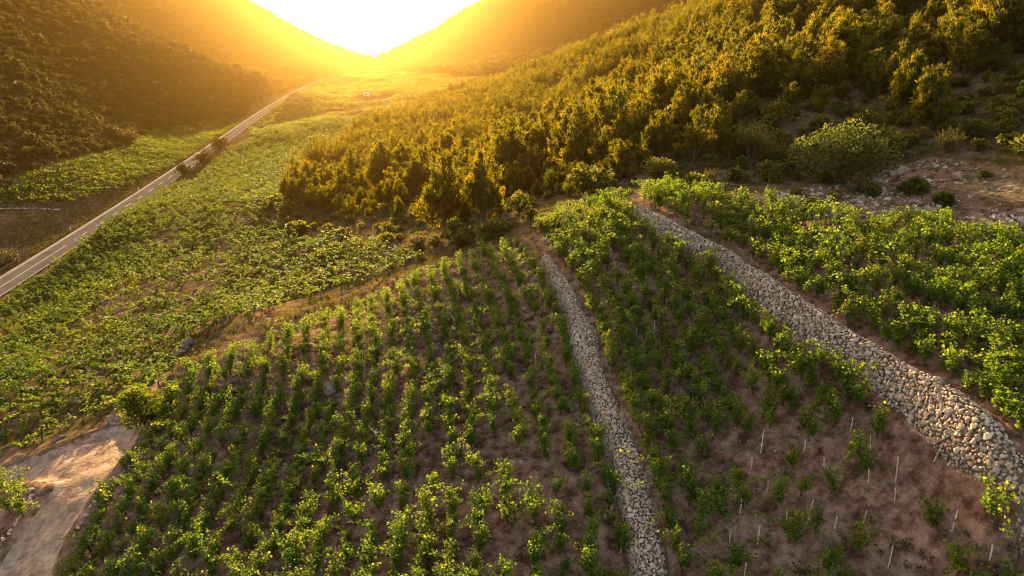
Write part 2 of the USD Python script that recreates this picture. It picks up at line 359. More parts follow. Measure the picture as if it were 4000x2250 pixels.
M["stone_dark"] = ramp_mix("grey_stone", [(0.3, (0.15, 0.122, 0.113)), (0.5, (0.29, 0.242, 0.226)), (0.75, (0.42, 0.36, 0.335))], 1.2, 5, 0.7, bump=0.02, bump_scale=14)
M["stone_warm"] = ramp_mix("rusty_stone", [(0.3, (0.20, 0.13, 0.09)), (0.5, (0.32, 0.24, 0.18)), (0.75, (0.42, 0.35, 0.28))], 1.5, 5, 0.7, bump=0.02, bump_scale=14)
M["rubble_core"] = ramp_mix("rubble_fill", [(0.3, (0.07, 0.056, 0.05)), (0.7, (0.15, 0.122, 0.11))], 3, 5)
M["rock"] = ramp_mix("rock", [(0.30, (0.07, 0.055, 0.047)), (0.5, (0.19, 0.155, 0.135)), (0.72, (0.34, 0.29, 0.26))], 2.4, 7, 0.72, bump=0.08, bump_scale=5)
M["asphalt"] = ramp_mix("asphalt", [(0.3, (0.085, 0.075, 0.077)), (0.7, (0.135, 0.12, 0.12))], 0.3, 6, 0.7, 0.85)
M["paint"] = ramp_mix("road_paint", [(0.3, (0.30, 0.29, 0.28)), (0.6, (0.62, 0.60, 0.57))], 2.0, 5, 0.7, 0.7)
M["shoulder"] = ramp_mix("road_shoulder", [(0.3, (0.24, 0.22, 0.20)), (0.7, (0.38, 0.35, 0.32))], 1.0, 5)
M["wood"] = ramp_mix("weathered_wood", [(0.3, (0.06, 0.045, 0.032)), (0.7, (0.16, 0.125, 0.095))], 8, 5)
M["stake"] = ramp_mix("peeled_stake", [(0.3, (0.30, 0.26, 0.22)), (0.7, (0.52, 0.47, 0.41))], 6, 3, rough_s=0.7)
M["metal"] = usdkit.material(stage, "/World/Looks/galvanised", {"p": ("principled_bsdf", {"base_color": (0.45, 0.45, 0.46), "metallic": 0.8, "roughness": 0.45})}, surface="p.BSDF")
M["white"] = ramp_mix("white_plaster", [(0.3, (0.62, 0.60, 0.57)), (0.7, (0.8, 0.79, 0.77))], 2, 4)
M["red"] = usdkit.material(stage, "/World/Looks/sign_red", {"p": ("principled_bsdf", {"base_color": (0.5, 0.03, 0.03), "roughness": 0.5})}, surface="p.BSDF")
M["dark"] = usdkit.material(stage, "/World/Looks/dark_opening", {"p": ("principled_bsdf", {"base_color": (0.03, 0.028, 0.026), "roughness": 0.6})}, surface="p.BSDF")
M["tiles"] = ramp_mix("roof_tiles", [(0.3, (0.22, 0.09, 0.05)), (0.7, (0.35, 0.17, 0.10))], 4, 4)
M["bark"] = ramp_mix("bark", [(0.3, (0.035, 0.026, 0.02)), (0.7, (0.10, 0.075, 0.055))], 9, 5)
M["vine_leaf"] = leaf_material("vine_leaf", [(0.32, (0.022, 0.055, 0.010)), (0.5, (0.045, 0.095, 0.014)), (0.66, (0.085, 0.13, 0.018)), (0.78, (0.15, 0.14, 0.02))], (4.2, 3.1, 0.7), 0.8, 0.45, 6.0)
M["field_leaf"] = leaf_material("field_leaf", [(0.30, (0.014, 0.040, 0.008)), (0.48, (0.027, 0.060, 0.010)), (0.62, (0.052, 0.082, 0.012)), (0.76, (0.11, 0.105, 0.016))], (4.0, 3.1, 0.6), 0.09, 0.40, 2.5)
M["pine_leaf"] = leaf_material("pine_needles", [(0.34, (0.016, 0.026, 0.007)), (0.46, (0.034, 0.046, 0.009)), (0.56, (0.062, 0.070, 0.011)), (0.68, (0.105, 0.090, 0.012))], (3.8, 2.9, 0.5), 0.33, 0.38, 1.5)
M["scrub_leaf"] = leaf_material("scrub_leaf", [(0.32, (0.020, 0.026, 0.008)), (0.5, (0.042, 0.046, 0.013)), (0.7, (0.085, 0.075, 0.020))], (1.8, 1.5, 0.9), 0.10, 0.25, 1.0)
M["bush_leaf"] = leaf_material("bush_leaf", [(0.32, (0.020, 0.034, 0.010)), (0.5, (0.045, 0.060, 0.015)), (0.7, (0.085, 0.095, 0.022))], (3.6, 2.8, 0.9), 0.4, 0.38, 3.0)
M["fig_leaf"] = leaf_material("fig_leaf", [(0.32, (0.026, 0.040, 0.014)), (0.5, (0.048, 0.066, 0.022)), (0.7, (0.085, 0.095, 0.032))], (2.9, 2.6, 0.9), 0.6, 0.36, 3.0)
M["grass"] = leaf_material("dry_grass", [(0.32, (0.030, 0.036, 0.012)), (0.5, (0.060, 0.056, 0.021)), (0.7, (0.125, 0.10, 0.04))], (1.8, 1.6, 1.0), 0.15, 0.35, 2.0)

# ------------------------------------------------------------------ prim helpers
used = {}


def numbered(parent, name):
    k = used.get((parent, name), 0)
    used[(parent, name)] = k + 1
    return f"{parent}/{name}" + (f"_{k:03d}" if k else "")


def tag(prim, label=None, category=None, group=None, kind=None):
    for k, v in (("label", label), ("category", category), ("group", group), ("kind", kind)):
        if v:
            prim.SetCustomDataByKey(k, v)
    return prim


def obj(name, mesh, material, parent="/World", smooth=False, **tags):
    m = usdkit.mesh(stage, numbered(str(parent), name), mesh, M[material] if isinstance(material, str) else material, smooth=smooth)
    tag(m.GetPrim(), **tags)
    return m.GetPrim()


def thing(name, label, category, loc=(0, 0, 0), rotz=0.0, scale=None, group=None, tilt=None):
    x = UsdGeom.Xform.Define(stage, numbered("/World", name))
    x.AddTranslateOp().Set(Gf.Vec3d(*map(float, loc)))
    if rotz or tilt:
        x.AddRotateXYZOp().Set(Gf.Vec3f(*(tilt or (0, 0)), math.degrees(rotz)))
    if scale is not None:
        x.AddScaleOp().Set(Gf.Vec3f(*map(float, np.broadcast_to(scale, 3))))
    tag(x.GetPrim(), label, category, group)
    return x.GetPrim()


def copy_of(proto, name, label, category, loc, rotz, scale, group=None, tilt=None):
    p = thing(name, label, category, loc, rotz, scale, group, tilt)
    p.GetReferences().AddInternalReference(proto)
    p.SetInstanceable(True)
    return p


def class_prim(name):
    return stage.CreateClassPrim(f"/{name}").GetPath()


def scatter(name, protos, pos, rot, scale, which, label, category, kind="stuff"):
    """What nobody could count, as one point instancer."""
    pi = UsdGeom.PointInstancer.Define(stage, numbered("/World", name))
    path = pi.GetPath()
    targets = []
    for k, (mesh, mat) in enumerate(protos):
        targets.append(usdkit.mesh(stage, f"{path}/kind_of_{name}_{k:03d}" if k else f"{path}/kind_of_{name}", mesh, M[mat]).GetPath())
    pi.CreatePrototypesRel().SetTargets(targets)
    n = len(pos)
    pi.CreateProtoIndicesAttr(Vt.IntArray.FromNumpy(np.asarray(which, np.int32)))
    pi.CreatePositionsAttr(Vt.Vec3fArray.FromNumpy(np.asarray(pos, np.float32)))
    s = np.asarray(scale, np.float32)
    pi.CreateScalesAttr(Vt.Vec3fArray.FromNumpy(np.repeat(s[:, None], 3, 1) if s.ndim == 1 else s))
    h = np.asarray(rot) / 2
    pi.CreateOrientationsAttr(Vt.QuathArray([Gf.Quath(float(math.cos(a)), 0, 0, float(math.sin(a))) for a in h]))
    tag(pi.GetPrim(), label, category, kind=kind)
    return pi


# ------------------------------------------------------------------ ground, split into the pieces of the setting
verts = np.stack([GX, GY, GZ], -1).reshape(-1, 3)
nT, nR = GX.shape
i, j = np.meshgrid(np.arange(nT - 1), np.arange(nR - 1), indexing="ij")
q = np.stack([i * nR + j, i * nR + j + 1, (i + 1) * nR + j + 1, (i + 1) * nR + j], -1).reshape(-1, 4)
hole = np.arange(nT) * nR
cx = verts[q].mean(1)
px, py, zc = project(cx)
vis = seen(cx, 0.0, 0.04)
rq = np.hypot(cx[:, 0], cx[:, 1])
in_track = shapely.contains_xy(track_world, cx[:, 0], cx[:, 1])
region = np.full(len(q), 0)
az = np.degrees(np.arctan2(cx[:, 0], cx[:, 1]))
foot_x = np.interp(cx[:, 1], [0, 120, 169, 242, 382, 543, 750, 1100, 1400, 2400], [-110, -135, -138, -149, -160, -192, -222, -290, -303, -310])
road_x = np.polyval(rx, np.clip(cx[:, 1], 70, 860))
region[(cx[:, 1] > 820)] = 3
region[(cx[:, 0] < foot_x)] = 1                                            # hillside to the left
region[(cx[:, 0] < foot_x) & (cx[:, 1] > 600)] = 2                          # far left hill
region[(cx[:, 1] > 560) & (cx[:, 0] > np.interp(cx[:, 1], [560, 800, 1400, 2400], [-20, -130, -280, -310]))] = 3   # far right hill
wood_x = np.interp(cx[:, 1], [-60, 40, 60, 75, 98, 130, 200, 345, 421, 560], [60, 45, 25, -4, -25, -40, -38, -62, 5, 30])
region[(region == 0) & (cx[:, 0] > wood_x) & (cx[:, 1] > -300)] = 4         # wooded hillside

vpx, vpy, vzc = project(verts)
vn = fbm(np.stack([verts[:, 0] * 0.25, verts[:, 1] * 0.25, verts[:, 0] * 0], -1), 4, 21)
grass = np.zeros(len(verts)); rock = np.zeros(len(verts))
vr = np.hypot(verts[:, 0], verts[:, 1])
for poly, g0, r0 in ((BRUSH, 0.85, 0.0), (BANK_ZONE, 0.62, 0.0), (FOREST, 0.95, 0), (DARK_SLOPE, 0.95, 0), (ROCKY, 0.45, 0.12), (FIELD, 0.72, 0.0), (LEFT_VINES, 0.7, 0), (FAR_FIELD, 0.9, 0)):
    ins = inside(poly, vpx, vpy) & (vzc > 5)
    grass[ins], rock[ins] = g0, r0
rest = ~np.any([inside(p_, vpx, vpy) for p_ in (BRUSH, BANK_ZONE, FOREST, DARK_SLOPE, ROCKY, FIELD, LEFT_VINES, FAR_FIELD, TERRACE_1, TERRACE_2, TERRACE_3, TRACK)], axis=0) | (vzc < 5)
grass[rest] = np.where(vr[rest] < 75, 0.3, 1.0)
grass = np.clip(grass + (vn - 0.5) * 2.2 * (grass > 0.05), 0, 1)
rock = np.clip(rock + (vn - 0.55) * 1.6 * (rock > 0.02), 0, 1)


def ground_piece(name, keep, mat, label, extra_faces=None, attrs=True):
    f4 = q[keep]
    f = np.vstack([f4[:, [0, 1, 2]], f4[:, [0, 2, 3]]])
    f = f[:, [0, 2, 1]]
    if extra_faces is not None:
        f = np.vstack([f, extra_faces])
    ids, inv = np.unique(f, return_inverse=True)
    m = usdkit.mesh(stage, numbered("/World", name), (verts[ids], inv.reshape(-1, 3)), M[mat], smooth=True)
    if attrs:
        for nm, arr in (("grass", grass), ("rock", rock)):
            UsdGeom.PrimvarsAPI(m).CreatePrimvar(nm, Sdf.ValueTypeNames.FloatArray, "vertex").Set(Vt.FloatArray.FromNumpy(arr[ids].astype(np.float32)))
    tag(m.GetPrim(), label, {"ground": "ground", "dirt_track": "track"}.get(name, "hill"), kind="structure")


fan = np.array([[hole[0], hole[k + 1], hole[k]] for k in range(1, nT - 2)])
ground_piece("ground", region == 0, "soil", "brown stony vineyard soil falling towards the valley floor", fan)
ground_piece("hill", region == 1, "hill", "scrub covered hillside rising beside the road")
ground_piece("hill", region == 2, "hill", "hazy far hill whose ridge drops to the gap with the sun")
ground_piece("hill", region == 3, "hill", "hazy far hill rising beyond the pine wood")
ground_piece("hill", region == 4, "soil", "hillside under the pine wood above the terraces")
from scipy.spatial import Delaunay
edge = track_world.exterior.segmentize(0.25)
eb = np.array(edge.coords)[:-1]
eb = eb + (fbm(np.stack([eb[:, 0] * 1.1, eb[:, 1] * 1.1, eb[:, 0] * 0], -1), 3, 33)[:, None] - 0.5) * 0.7 + (fbm(np.stack([eb[:, 0] * 1.1, eb[:, 1] * 1.1, eb[:, 0] * 0 + 7], -1), 3, 34)[:, None] - 0.5) * [0.7, -0.7]
ragged = Polygon(eb).buffer(0)
ragged = max(getattr(ragged, "geoms", [ragged]), key=lambda p_: p_.area)
bx0, by0, bx1, by1 = ragged.bounds
ga, gb = np.meshgrid(np.arange(bx0, bx1, 0.3), np.arange(by0, by1, 0.3))
inn = np.stack([ga.ravel(), gb.ravel()], -1) + rng.uniform(-0.08, 0.08, (ga.size, 2))
inn = inn[shapely.contains_xy(ragged.buffer(-0.12), inn[:, 0], inn[:, 1])]
tv = np.vstack([np.array(ragged.exterior.coords)[:-1], inn])
tf = Delaunay(tv).simplices
tc_ = tv[tf].mean(1)
tf = tf[shapely.contains_xy(ragged, tc_[:, 0], tc_[:, 1])]
e1, e2 = tv[tf[:, 1]] - tv[tf[:, 0]], tv[tf[:, 2]] - tv[tf[:, 0]]
tf[e1[:, 0] * e2[:, 1] - e1[:, 1] * e2[:, 0] < 0] = tf[e1[:, 0] * e2[:, 1] - e1[:, 1] * e2[:, 0] < 0][:, ::-1]
tz = H(tv[:, 0], tv[:, 1]) + np.where(np.arange(len(tv)) < len(tv) - len(inn), -0.02, 0.05)
tm = usdkit.mesh(stage, "/World/dirt_track", (np.concatenate([tv, tz[:, None]], 1), tf), M["track"], smooth=True)
tag(tm.GetPrim(), "pale gravel track turning sharply below the terraced vines", "track", kind="structure")
#STRUCTURE_END

# ------------------------------------------------------------------ words for labels
ORD = "zeroth first second third fourth fifth sixth seventh eighth ninth tenth eleventh twelfth thirteenth fourteenth fifteenth sixteenth seventeenth eighteenth nineteenth twentieth".split()
TENS = {20: "twenty", 30: "thirty", 40: "forty", 50: "fifty", 60: "sixty"}


def ordinal(n):
    if n <= 20:
        return ORD[n]
    t, u = n // 10 * 10, n % 10
    return f"{TENS[t]}-{ORD[u]}" if u else TENS[t][:-1] + "ieth"


LANDMARKS = {"the broad round-crowned tree": (2095, 400), "the twin pointed pines": (2320, 270), "the top of the wide stone wall": (1610, 500), "the top of the narrow stone wall": (1370, 640), "the road side bushes": (500, 400), "the white hut": (922, 236),
             "the tall pine tip of the wood": (740, 500), "the bare rocky patch": (2345, 520), "the sunlit gap": (930, 150), "the dark pine at the wood's edge": (1120, 500), "the road sign": (121, 650)}


def place_labels(look, xy, marks, pick=None):
    """One label per picture point: its rank and side seen from the nearest of some landmarks."""
    names = [m for m in LANDMARKS if m in marks]
    at = np.array([LANDMARKS[m] for m in names], float)
    d = np.asarray(xy, float)[:, None] - at[None]
    dist = np.hypot(d[..., 0], d[..., 1] * 1.6)
    k = dist.argmin(1)
    dd = d[np.arange(len(k)), k]
    horizontal = np.abs(dd[:, 0]) > np.abs(dd[:, 1]) * 2.0
    word = np.where(horizontal, np.where(dd[:, 0] > 0, "on the uphill side of", "on the valley side of"), np.where(dd[:, 1] > 0, "in front of", "behind"))
    out, seen_n = [None] * len(k), {}
    for i in np.argsort(dist[np.arange(len(k)), k]):
        key = (k[i], word[i], look if isinstance(look, str) else look[i])
        seen_n[key] = seen_n.get(key, 0) + 1
        n = seen_n[key]
        lk = look if isinstance(look, str) else look[i]
        out[i] = f"{lk}, {ordinal(n) if n < 70 else 'one'} {word[i]} {names[k[i]]}"
    return out


# ------------------------------------------------------------------ mesh helpers
def join(parts):
    vs, fs, n = [], [], 0
    for v, f in parts:
        vs.append(v); fs.append(np.asarray(f) + n); n += len(v)
    return np.vstack(vs), np.vstack(fs)


def tube(points, radii, sides=6):
    p = np.asarray(points, float)
    t = np.gradient(p, axis=0); t /= np.linalg.norm(t, axis=1, keepdims=True) + 1e-12
    a = np.cross(t, np.where(np.abs(t[:, 2:]) < 0.9, [0, 0, 1.0], [1.0, 0, 0])); a /= np.linalg.norm(a, axis=1, keepdims=True) + 1e-12
    b = np.cross(t, a)
    ang = np.arange(sides) * 2 * np.pi / sides
    v = p[:, None] + np.broadcast_to(radii, (len(p),))[:, None, None] * (np.cos(ang)[None, :, None] * a[:, None] + np.sin(ang)[None, :, None] * b[:, None])
    i, j = np.meshgrid(np.arange(len(p) - 1), np.arange(sides), indexing="ij")
    qd = np.stack([i * sides + j, i * sides + (j + 1) % sides, (i + 1) * sides + (j + 1) % sides, (i + 1) * sides + j], -1).reshape(-1, 4)
    f = np.vstack([qd[:, [0, 1, 2]], qd[:, [0, 2, 3]]])
    v = v.reshape(-1, 3)
    n = len(v)
    v = np.vstack([v, p[:1], p[-1:]])
    k = np.arange(sides)
    f = np.vstack([f, np.stack([np.full(sides, n), (k + 1) % sides, k], -1), np.stack([np.full(sides, n + 1), n - sides + k, n - sides + (k + 1) % sides], -1)])
    return v, f


def box(cx_, cy_, cz_, sx, sy, sz, rot=0.0, bevel=0.0):
    m = trimesh.creation.box((sx, sy, sz))
    v, f = np.array(m.vertices), np.array(m.faces)
    c_, s_ = math.cos(rot), math.sin(rot)
    v = np.stack([v[:, 0] * c_ - v[:, 1] * s_, v[:, 0] * s_ + v[:, 1] * c_, v[:, 2]], -1) + [cx_, cy_, cz_]
    return v, f


def unit(v):
    return v / (np.linalg.norm(v, axis=-1, keepdims=True) + 1e-12)


def leaves(c_, along, size, g, width=0.9, droop=0.12):
    """Folded diamond leaves: base at c_, pointing along; size is the length."""
    n = len(c_)
    along = unit(along)
    side = unit(np.cross(along, unit(g.normal(size=(n, 3)) * 0.6 + [0, 0, 1.0])))
    up = np.cross(side, along)
    s = np.broadcast_to(size, (n,))[:, None]
    v = np.stack([c_, c_ + s * (0.5 * along - 0.5 * width * side - droop * up), c_ + s * along - s * droop * up, c_ + s * (0.5 * along + 0.5 * width * side - droop * up)], 1)
    v[:, 0] += 0
    k = np.arange(n)[:, None] * 4
    f = np.vstack([k + [0, 3, 2], k + [0, 2, 1]])
    return v.reshape(-1, 3), f


def blades(c_, along, length, width, g):
    """Needle sprays: long thin triangles."""
    n = len(c_)
    along = unit(along)
    side = unit(np.cross(along, g.normal(size=(n, 3))))
    L, w_ = np.broadcast_to(length, (n,))[:, None], np.broadcast_to(width, (n,))[:, None]
    v = np.stack([c_ - side * w_ / 2, c_ + side * w_ / 2, c_ + along * L], 1)
    return v.reshape(-1, 3), np.arange(3 * n).reshape(-1, 3)


# ------------------------------------------------------------------ stones
def stone_shapes(count, g, flat=0.65):
    out = []
    for _ in range(count):
        p = unit(g.normal(size=(13, 3))) * g.uniform(0.8, 1.08, (13, 1)) * [1.0, g.uniform(0.65, 0.95), flat * g.uniform(0.8, 1.2)]
        h = ConvexHull(p)
        v, f = p[h.vertices], np.searchsorted(np.sort(h.vertices), h.simplices)
        v = p[np.sort(h.vertices)]
        n_ = np.cross(v[f[:, 1]] - v[f[:, 0]], v[f[:, 2]] - v[f[:, 0]])
        flip = (n_ * v[f].mean(1)).sum(1) < 0
        f[flip] = f[flip][:, ::-1]
        out.append((v, f))
    return out


SHAPES = stone_shapes(26, np.random.default_rng(5))


def frame_from(n_, g):
    a = unit(np.cross(n_, g.normal(size=3)))
    return np.stack([a, np.cross(n_, a), n_], 1)


def stone_at(p, normal, size, g, tilt=0.25):
    v, f = SHAPES[g.integers(len(SHAPES))]
    return v @ (frame_from(unit(normal + g.normal(size=3) * tilt), g) * np.asarray(size)).T + p, f


STONE_MATS = ["stone", "stone", "stone_dark", "stone", "stone_dark", "stone_warm"]


def build_wall(name, line, widths, lift, label, seed, spacing, size, keep=300, bulge=None):
    """A dry stone terrace wall: rubble heart, then single stones on its face, top and back."""
    g = np.random.default_rng(seed)
    line = smooth_line(line, spacing)
    t = unit(np.gradient(line[:, :2], axis=0))
    nrm = np.stack([t[:, 1], -t[:, 0]], -1)                      # towards the hill
    s = np.linspace(0, 1, len(line))
    wd = widths[0] + (widths[1] - widths[0]) * s
    wd = wd * (1 + 0.14 * (fbm(np.stack([s * 9, s * 0, s * 0 + seed], -1), 3) - 0.5) * 2)
    if bulge is not None:
        k_b = np.hypot(line[:, 0] - bulge[0], line[:, 1] - bulge[1]).argmin()
        wd = wd * (1 + 0.9 * np.exp(-((np.arange(len(line)) - k_b) * spacing / 1.5) ** 2))
    at = lambda off: np.stack([line[:, 0] + nrm[:, 0] * off, line[:, 1] + nrm[:, 1] * off], -1)
    from scipy.ndimage import gaussian_filter1d
    lo, hi = at(-wd / 2 - 0.55), at(wd / 2 + 0.4)
    zl = gaussian_filter1d(H(lo[:, 0], lo[:, 1]), 4)
    zu = gaussian_filter1d(H(hi[:, 0], hi[:, 1]), 4)
    lf = lift[0] + (lift[1] - lift[0]) * s
    wob = (fbm(np.stack([s * 14, s * 0 + 3, s * 0 + seed], -1), 3) - 0.5) * 0.3
    ztop = np.maximum(zu, zl + 0.25) + lf + wob
    prof = [(-wd / 2 - 0.32, zl - 0.25), (-wd / 2 - 0.12, (zl + ztop) / 2), (-wd / 2 + 0.08, ztop - 0.10), (-wd / 4, ztop + 0.02), (wd / 4, ztop + 0.02), (wd / 2 - 0.05, ztop - 0.08), (wd / 2 + 0.25, zu - 0.3)]
    P = np.stack([np.concatenate([at(o), z[:, None]], 1) for o, z in prof], 1)   # along, across, xyz
    w_ = thing(name, label, "stone wall", (0, 0, 0))
    core = P.copy(); core[:, 1:-1, 2] -= 0.06
    nA, nC = core.shape[:2]
    i_, j_ = np.meshgrid(np.arange(nA - 1), np.arange(nC - 1), indexing="ij")
    qd = np.stack([i_ * nC + j_, i_ * nC + j_ + 1, (i_ + 1) * nC + j_ + 1, (i_ + 1) * nC + j_], -1).reshape(-1, 4)
    cv = core.reshape(-1, 3)
    caps = [[e, e + k, e + k + 1] for e in (0, (nA - 1) * nC) for k in range(1, nC - 1)]
    obj("rubble_core", (cv, np.vstack([qd[:, [0, 1, 2]], qd[:, [0, 2, 3]], caps])), "rubble_core", w_.GetPath())
    rec = []
    for a in range(nA - 1):
        A0, A1 = P[a], P[a + 1]
        mid_ = (A0 + A1) / 2
        seg = np.linalg.norm(np.diff(mid_, axis=0), axis=1)
        cum = np.concatenate([[0], np.cumsum(seg)])
        n_ = max(3, int(cum[-1] / spacing))
        for k in range(n_):
            u = (k + 0.5 + g.uniform(-0.3, 0.3) + 0.5 * (a % 2) - 0.25) / n_ * cum[-1]
            c_ = int(np.clip(np.searchsorted(cum, u) - 1, 0, len(seg) - 1))
            f_ = np.clip((u - cum[c_]) / seg[c_], 0, 1)
            base = (mid_[c_] * (1 - f_) + mid_[c_ + 1] * f_)
            nn = unit(np.cross(A1[c_] - A0[c_], mid_[c_ + 1] - mid_[c_]))
            if nn[2] < -0.05 or (c_ >= 2 and nn[2] < 0):
                nn = -nn
            if c_ <= 1 and nn @ np.array([*nrm[a], 0]) > 0:
                nn = -nn
            base = base + (A1[c_] - A0[c_]) * g.uniform(-0.35, 0.35)
            big = g.uniform() < 0.13
            sz = size * (g.uniform(0.62, 1.15) if not big else g.uniform(1.3, 1.75)) * (1.12 if c_ <= 1 else 0.95)
            rec.append((base + nn * g.uniform(-0.03, 0.05), nn, np.array([sz, sz, sz * 0.9])))
    base = np.array([r[0] for r in rec])
    px_, py_, zc_ = project(base)
    score = np.where((px_ > 0) & (px_ < 2576) & (py_ > 0) & (py_ < 1449), np.array([r[2][0] for r in rec]) / np.maximum(zc_, 1), 0)
    order = np.argsort(-score)
    rest = {}
    for rank, k in enumerate(order):
        st = stone_at(*rec[k], g)
        mt = STONE_MATS[g.integers(len(STONE_MATS))]
        if rank < keep:
            obj("stone", st, mt, w_.GetPath())
        else:
            rest.setdefault(mt, []).append(st)
    for mt, parts in rest.items():
        obj("small_stones", join(parts), mt, w_.GetPath(), kind="stuff")
    return P


WALL_A_P = build_wall("dry_stone_wall", WALL_A, (0.80, 0.55), (0.06, 0.16), "wide pale dry stone terrace wall below the uppermost strip of vines", 31, 0.16, 0.108)
WALL_B_P = build_wall("dry_stone_wall", WALL_B, (1.2, 0.6), (0.16, 0.12), "narrow dry stone terrace wall between the two middle strips of vines", 32, 0.145, 0.106, bulge=hit([1450], [870])[0])

# ------------------------------------------------------------------ road
def ribbon(o0, o1, lift, y0=None, y1=None, thick=0.0):
    sel = ROAD if y0 is None else ROAD[(ROAD[:, 1] >= y0) & (ROAD[:, 1] <= y1)]
    if y0 is not None:
        yy = np.unique(np.concatenate([[y0], sel[:, 1], [y1]]))
        sel = np.stack([np.polyval(rx, yy), yy, np.polyval(rz, yy)], -1)
    t = unit(np.gradient(sel[:, :2], axis=0))
    n_ = np.stack([t[:, 1], -t[:, 0]], -1)
    a = np.concatenate([sel[:, :2] + n_ * o0, sel[:, 2:] + lift], 1)
    b = np.concatenate([sel[:, :2] + n_ * o1, sel[:, 2:] + lift], 1)
    k = len(a)
    v = np.vstack([a, b])
    i_ = np.arange(k - 1)
    qd = np.stack([i_, i_ + k, i_ + k + 1, i_ + 1], -1)
    return v, np.vstack([qd[:, [0, 1, 2]], qd[:, [0, 2, 3]]])


road = thing("road", "grey two-lane road running along the valley floor", "road")
road.SetCustomDataByKey("kind", "structure")
obj("asphalt", ribbon(-2.95, 2.95, 0.06), "asphalt", road.GetPath())
obj("shoulder", ribbon(-3.5, -2.952, 0.05), "shoulder", road.GetPath())
obj("edge_line", ribbon(-2.72, -2.60, 0.085), "paint", road.GetPath())
obj("edge_line", ribbon(2.60, 2.72, 0.085), "paint", road.GetPath())
obj("centre_line", ribbon(-0.08, 0.08, 0.085, 100.0, 142.0), "paint", road.GetPath())
for y0 in np.arange(148.0, 640, 9.0):
    obj("centre_dash", ribbon(-0.09, 0.09, 0.085, y0, y0 + 4.0), "paint", road.GetPath())


def road_at(y, off, lift=0.0):
    p = np.array([np.polyval(rx, y), y, np.polyval(rz, y)])
    t = unit(np.array([np.polyval(np.polyder(rx), y), 1.0]))
    return np.array([p[0] + t[1] * off, p[1] - t[0] * off, p[2] + lift])


ft = thing("farm_track", "two pale wheel ruts of a farm track leaving the road at the bushes", "track")
for dx in (-3.2, 3.2):
    ln = smooth_line(poly_hit([(521 + dx, 413), (516 + dx, 436), (509 + dx * 1.5, 464)]), 0.8)
    tn = unit(np.gradient(ln[:, :2], axis=0)); nn_ = np.stack([tn[:, 1], -tn[:, 0]], -1)
    e = [np.concatenate([ln[:, :2] + nn_ * o, (H(ln[:, 0] + nn_[:, 0] * o, ln[:, 1] + nn_[:, 1] * o) + 0.05)[:, None]], 1) for o in (-0.3, 0.3)]
    k_ = np.arange(len(ln) - 1); m_ = len(ln)
    qd = np.stack([k_, k_ + m_, k_ + m_ + 1, k_ + 1], -1)
    obj("wheel_rut", (np.vstack(e), np.vstack([qd[:, [0, 1, 2]], qd[:, [0, 2, 3]]])), "shoulder", ft.GetPath())

# guard rail beside the road, nearest stretch
gr = thing("guard_rail", "low metal guard rail beside the nearest stretch of road", "guard rail")
ys = np.arange(112.0, 137.0, 4.0)
top = np.array([road_at(y, -4.6, 0.72) for y in np.arange(112, 136.1, 1.0)])
sec = [(-0.02, -0.16), (0.04, -0.10), (-0.02, -0.02), (0.04, 0.08), (-0.02, 0.15), (-0.05, 0.15), (-0.05, -0.16)]
tn = unit(np.gradient(top[:, :2], axis=0)); nn_ = np.stack([tn[:, 1], -tn[:, 0]], -1)
gv = np.stack([np.concatenate([top[:, :2] + nn_ * o, top[:, 2:] + z], 1) for o, z in sec], 1)
i_, j_ = np.meshgrid(np.arange(len(top) - 1), np.arange(len(sec)), indexing="ij")
m_ = len(sec)
qd = np.stack([i_ * m_ + j_, i_ * m_ + (j_ + 1) % m_, (i_ + 1) * m_ + (j_ + 1) % m_, (i_ + 1) * m_ + j_], -1).reshape(-1, 4)
obj("rail", (gv.reshape(-1, 3), np.vstack([qd[:, [0, 1, 2]], qd[:, [0, 2, 3]]])), "wood", gr.GetPath())
for y in ys:
    p = road_at(y, -4.78)
    obj("post", box(p[0], p[1], p[2] + 0.35, 0.12, 0.12, 1.1), "wood", gr.GetPath())

# round road sign
p = road_at(139.0, 4.0)
sg = thing("road_sign", "small round traffic sign on a grey pole at the verge", "road sign", p)
obj("pole", tube([(0, 0, -0.3), (0, 0, 2.6)], 0.035, 8), "metal", sg.GetPath())
def disc(r, y, thick, yaw):
    m = trimesh.creation.cylinder(r, thick, sections=28)
    v = np.array(m.vertices)[:, [0, 2, 1]] + [0, y, 0]
    c_, s_ = math.cos(yaw), math.sin(yaw)
    return np.stack([v[:, 0] * c_ - v[:, 1] * s_, v[:, 0] * s_ + v[:, 1] * c_, v[:, 2] + 2.3], -1), np.array(m.faces)
obj("rim", disc(0.42, -0.05, 0.02, 0.7), "white", sg.GetPath())
obj("ring", disc(0.38, -0.064, 0.02, 0.7), "metal", sg.GetPath())
obj("face", disc(0.27, -0.078, 0.02, 0.7), "white", sg.GetPath())

# marker posts along the far verge
for k, (bx, by) in enumerate([(349, 480), (178, 580), (611, 300), (488, 386)]):
    b = hit([bx], [by])[0]
    mp = thing("marker_post", ["white marker post at the verge beside the vines left of the first dashes", "white marker post on the grassy verge nearest the guard rail", "white marker post farthest up the road", "white marker post half way along the vines beside the road"][k], "marker post", b)
    obj("post", box(0, 0, 0.45, 0.14, 0.10, 1.3, 0.2), "white", mp.GetPath())
    obj("reflector", box(0, -0.062, 0.85, 0.09, 0.02, 0.2), "dark", mp.GetPath())

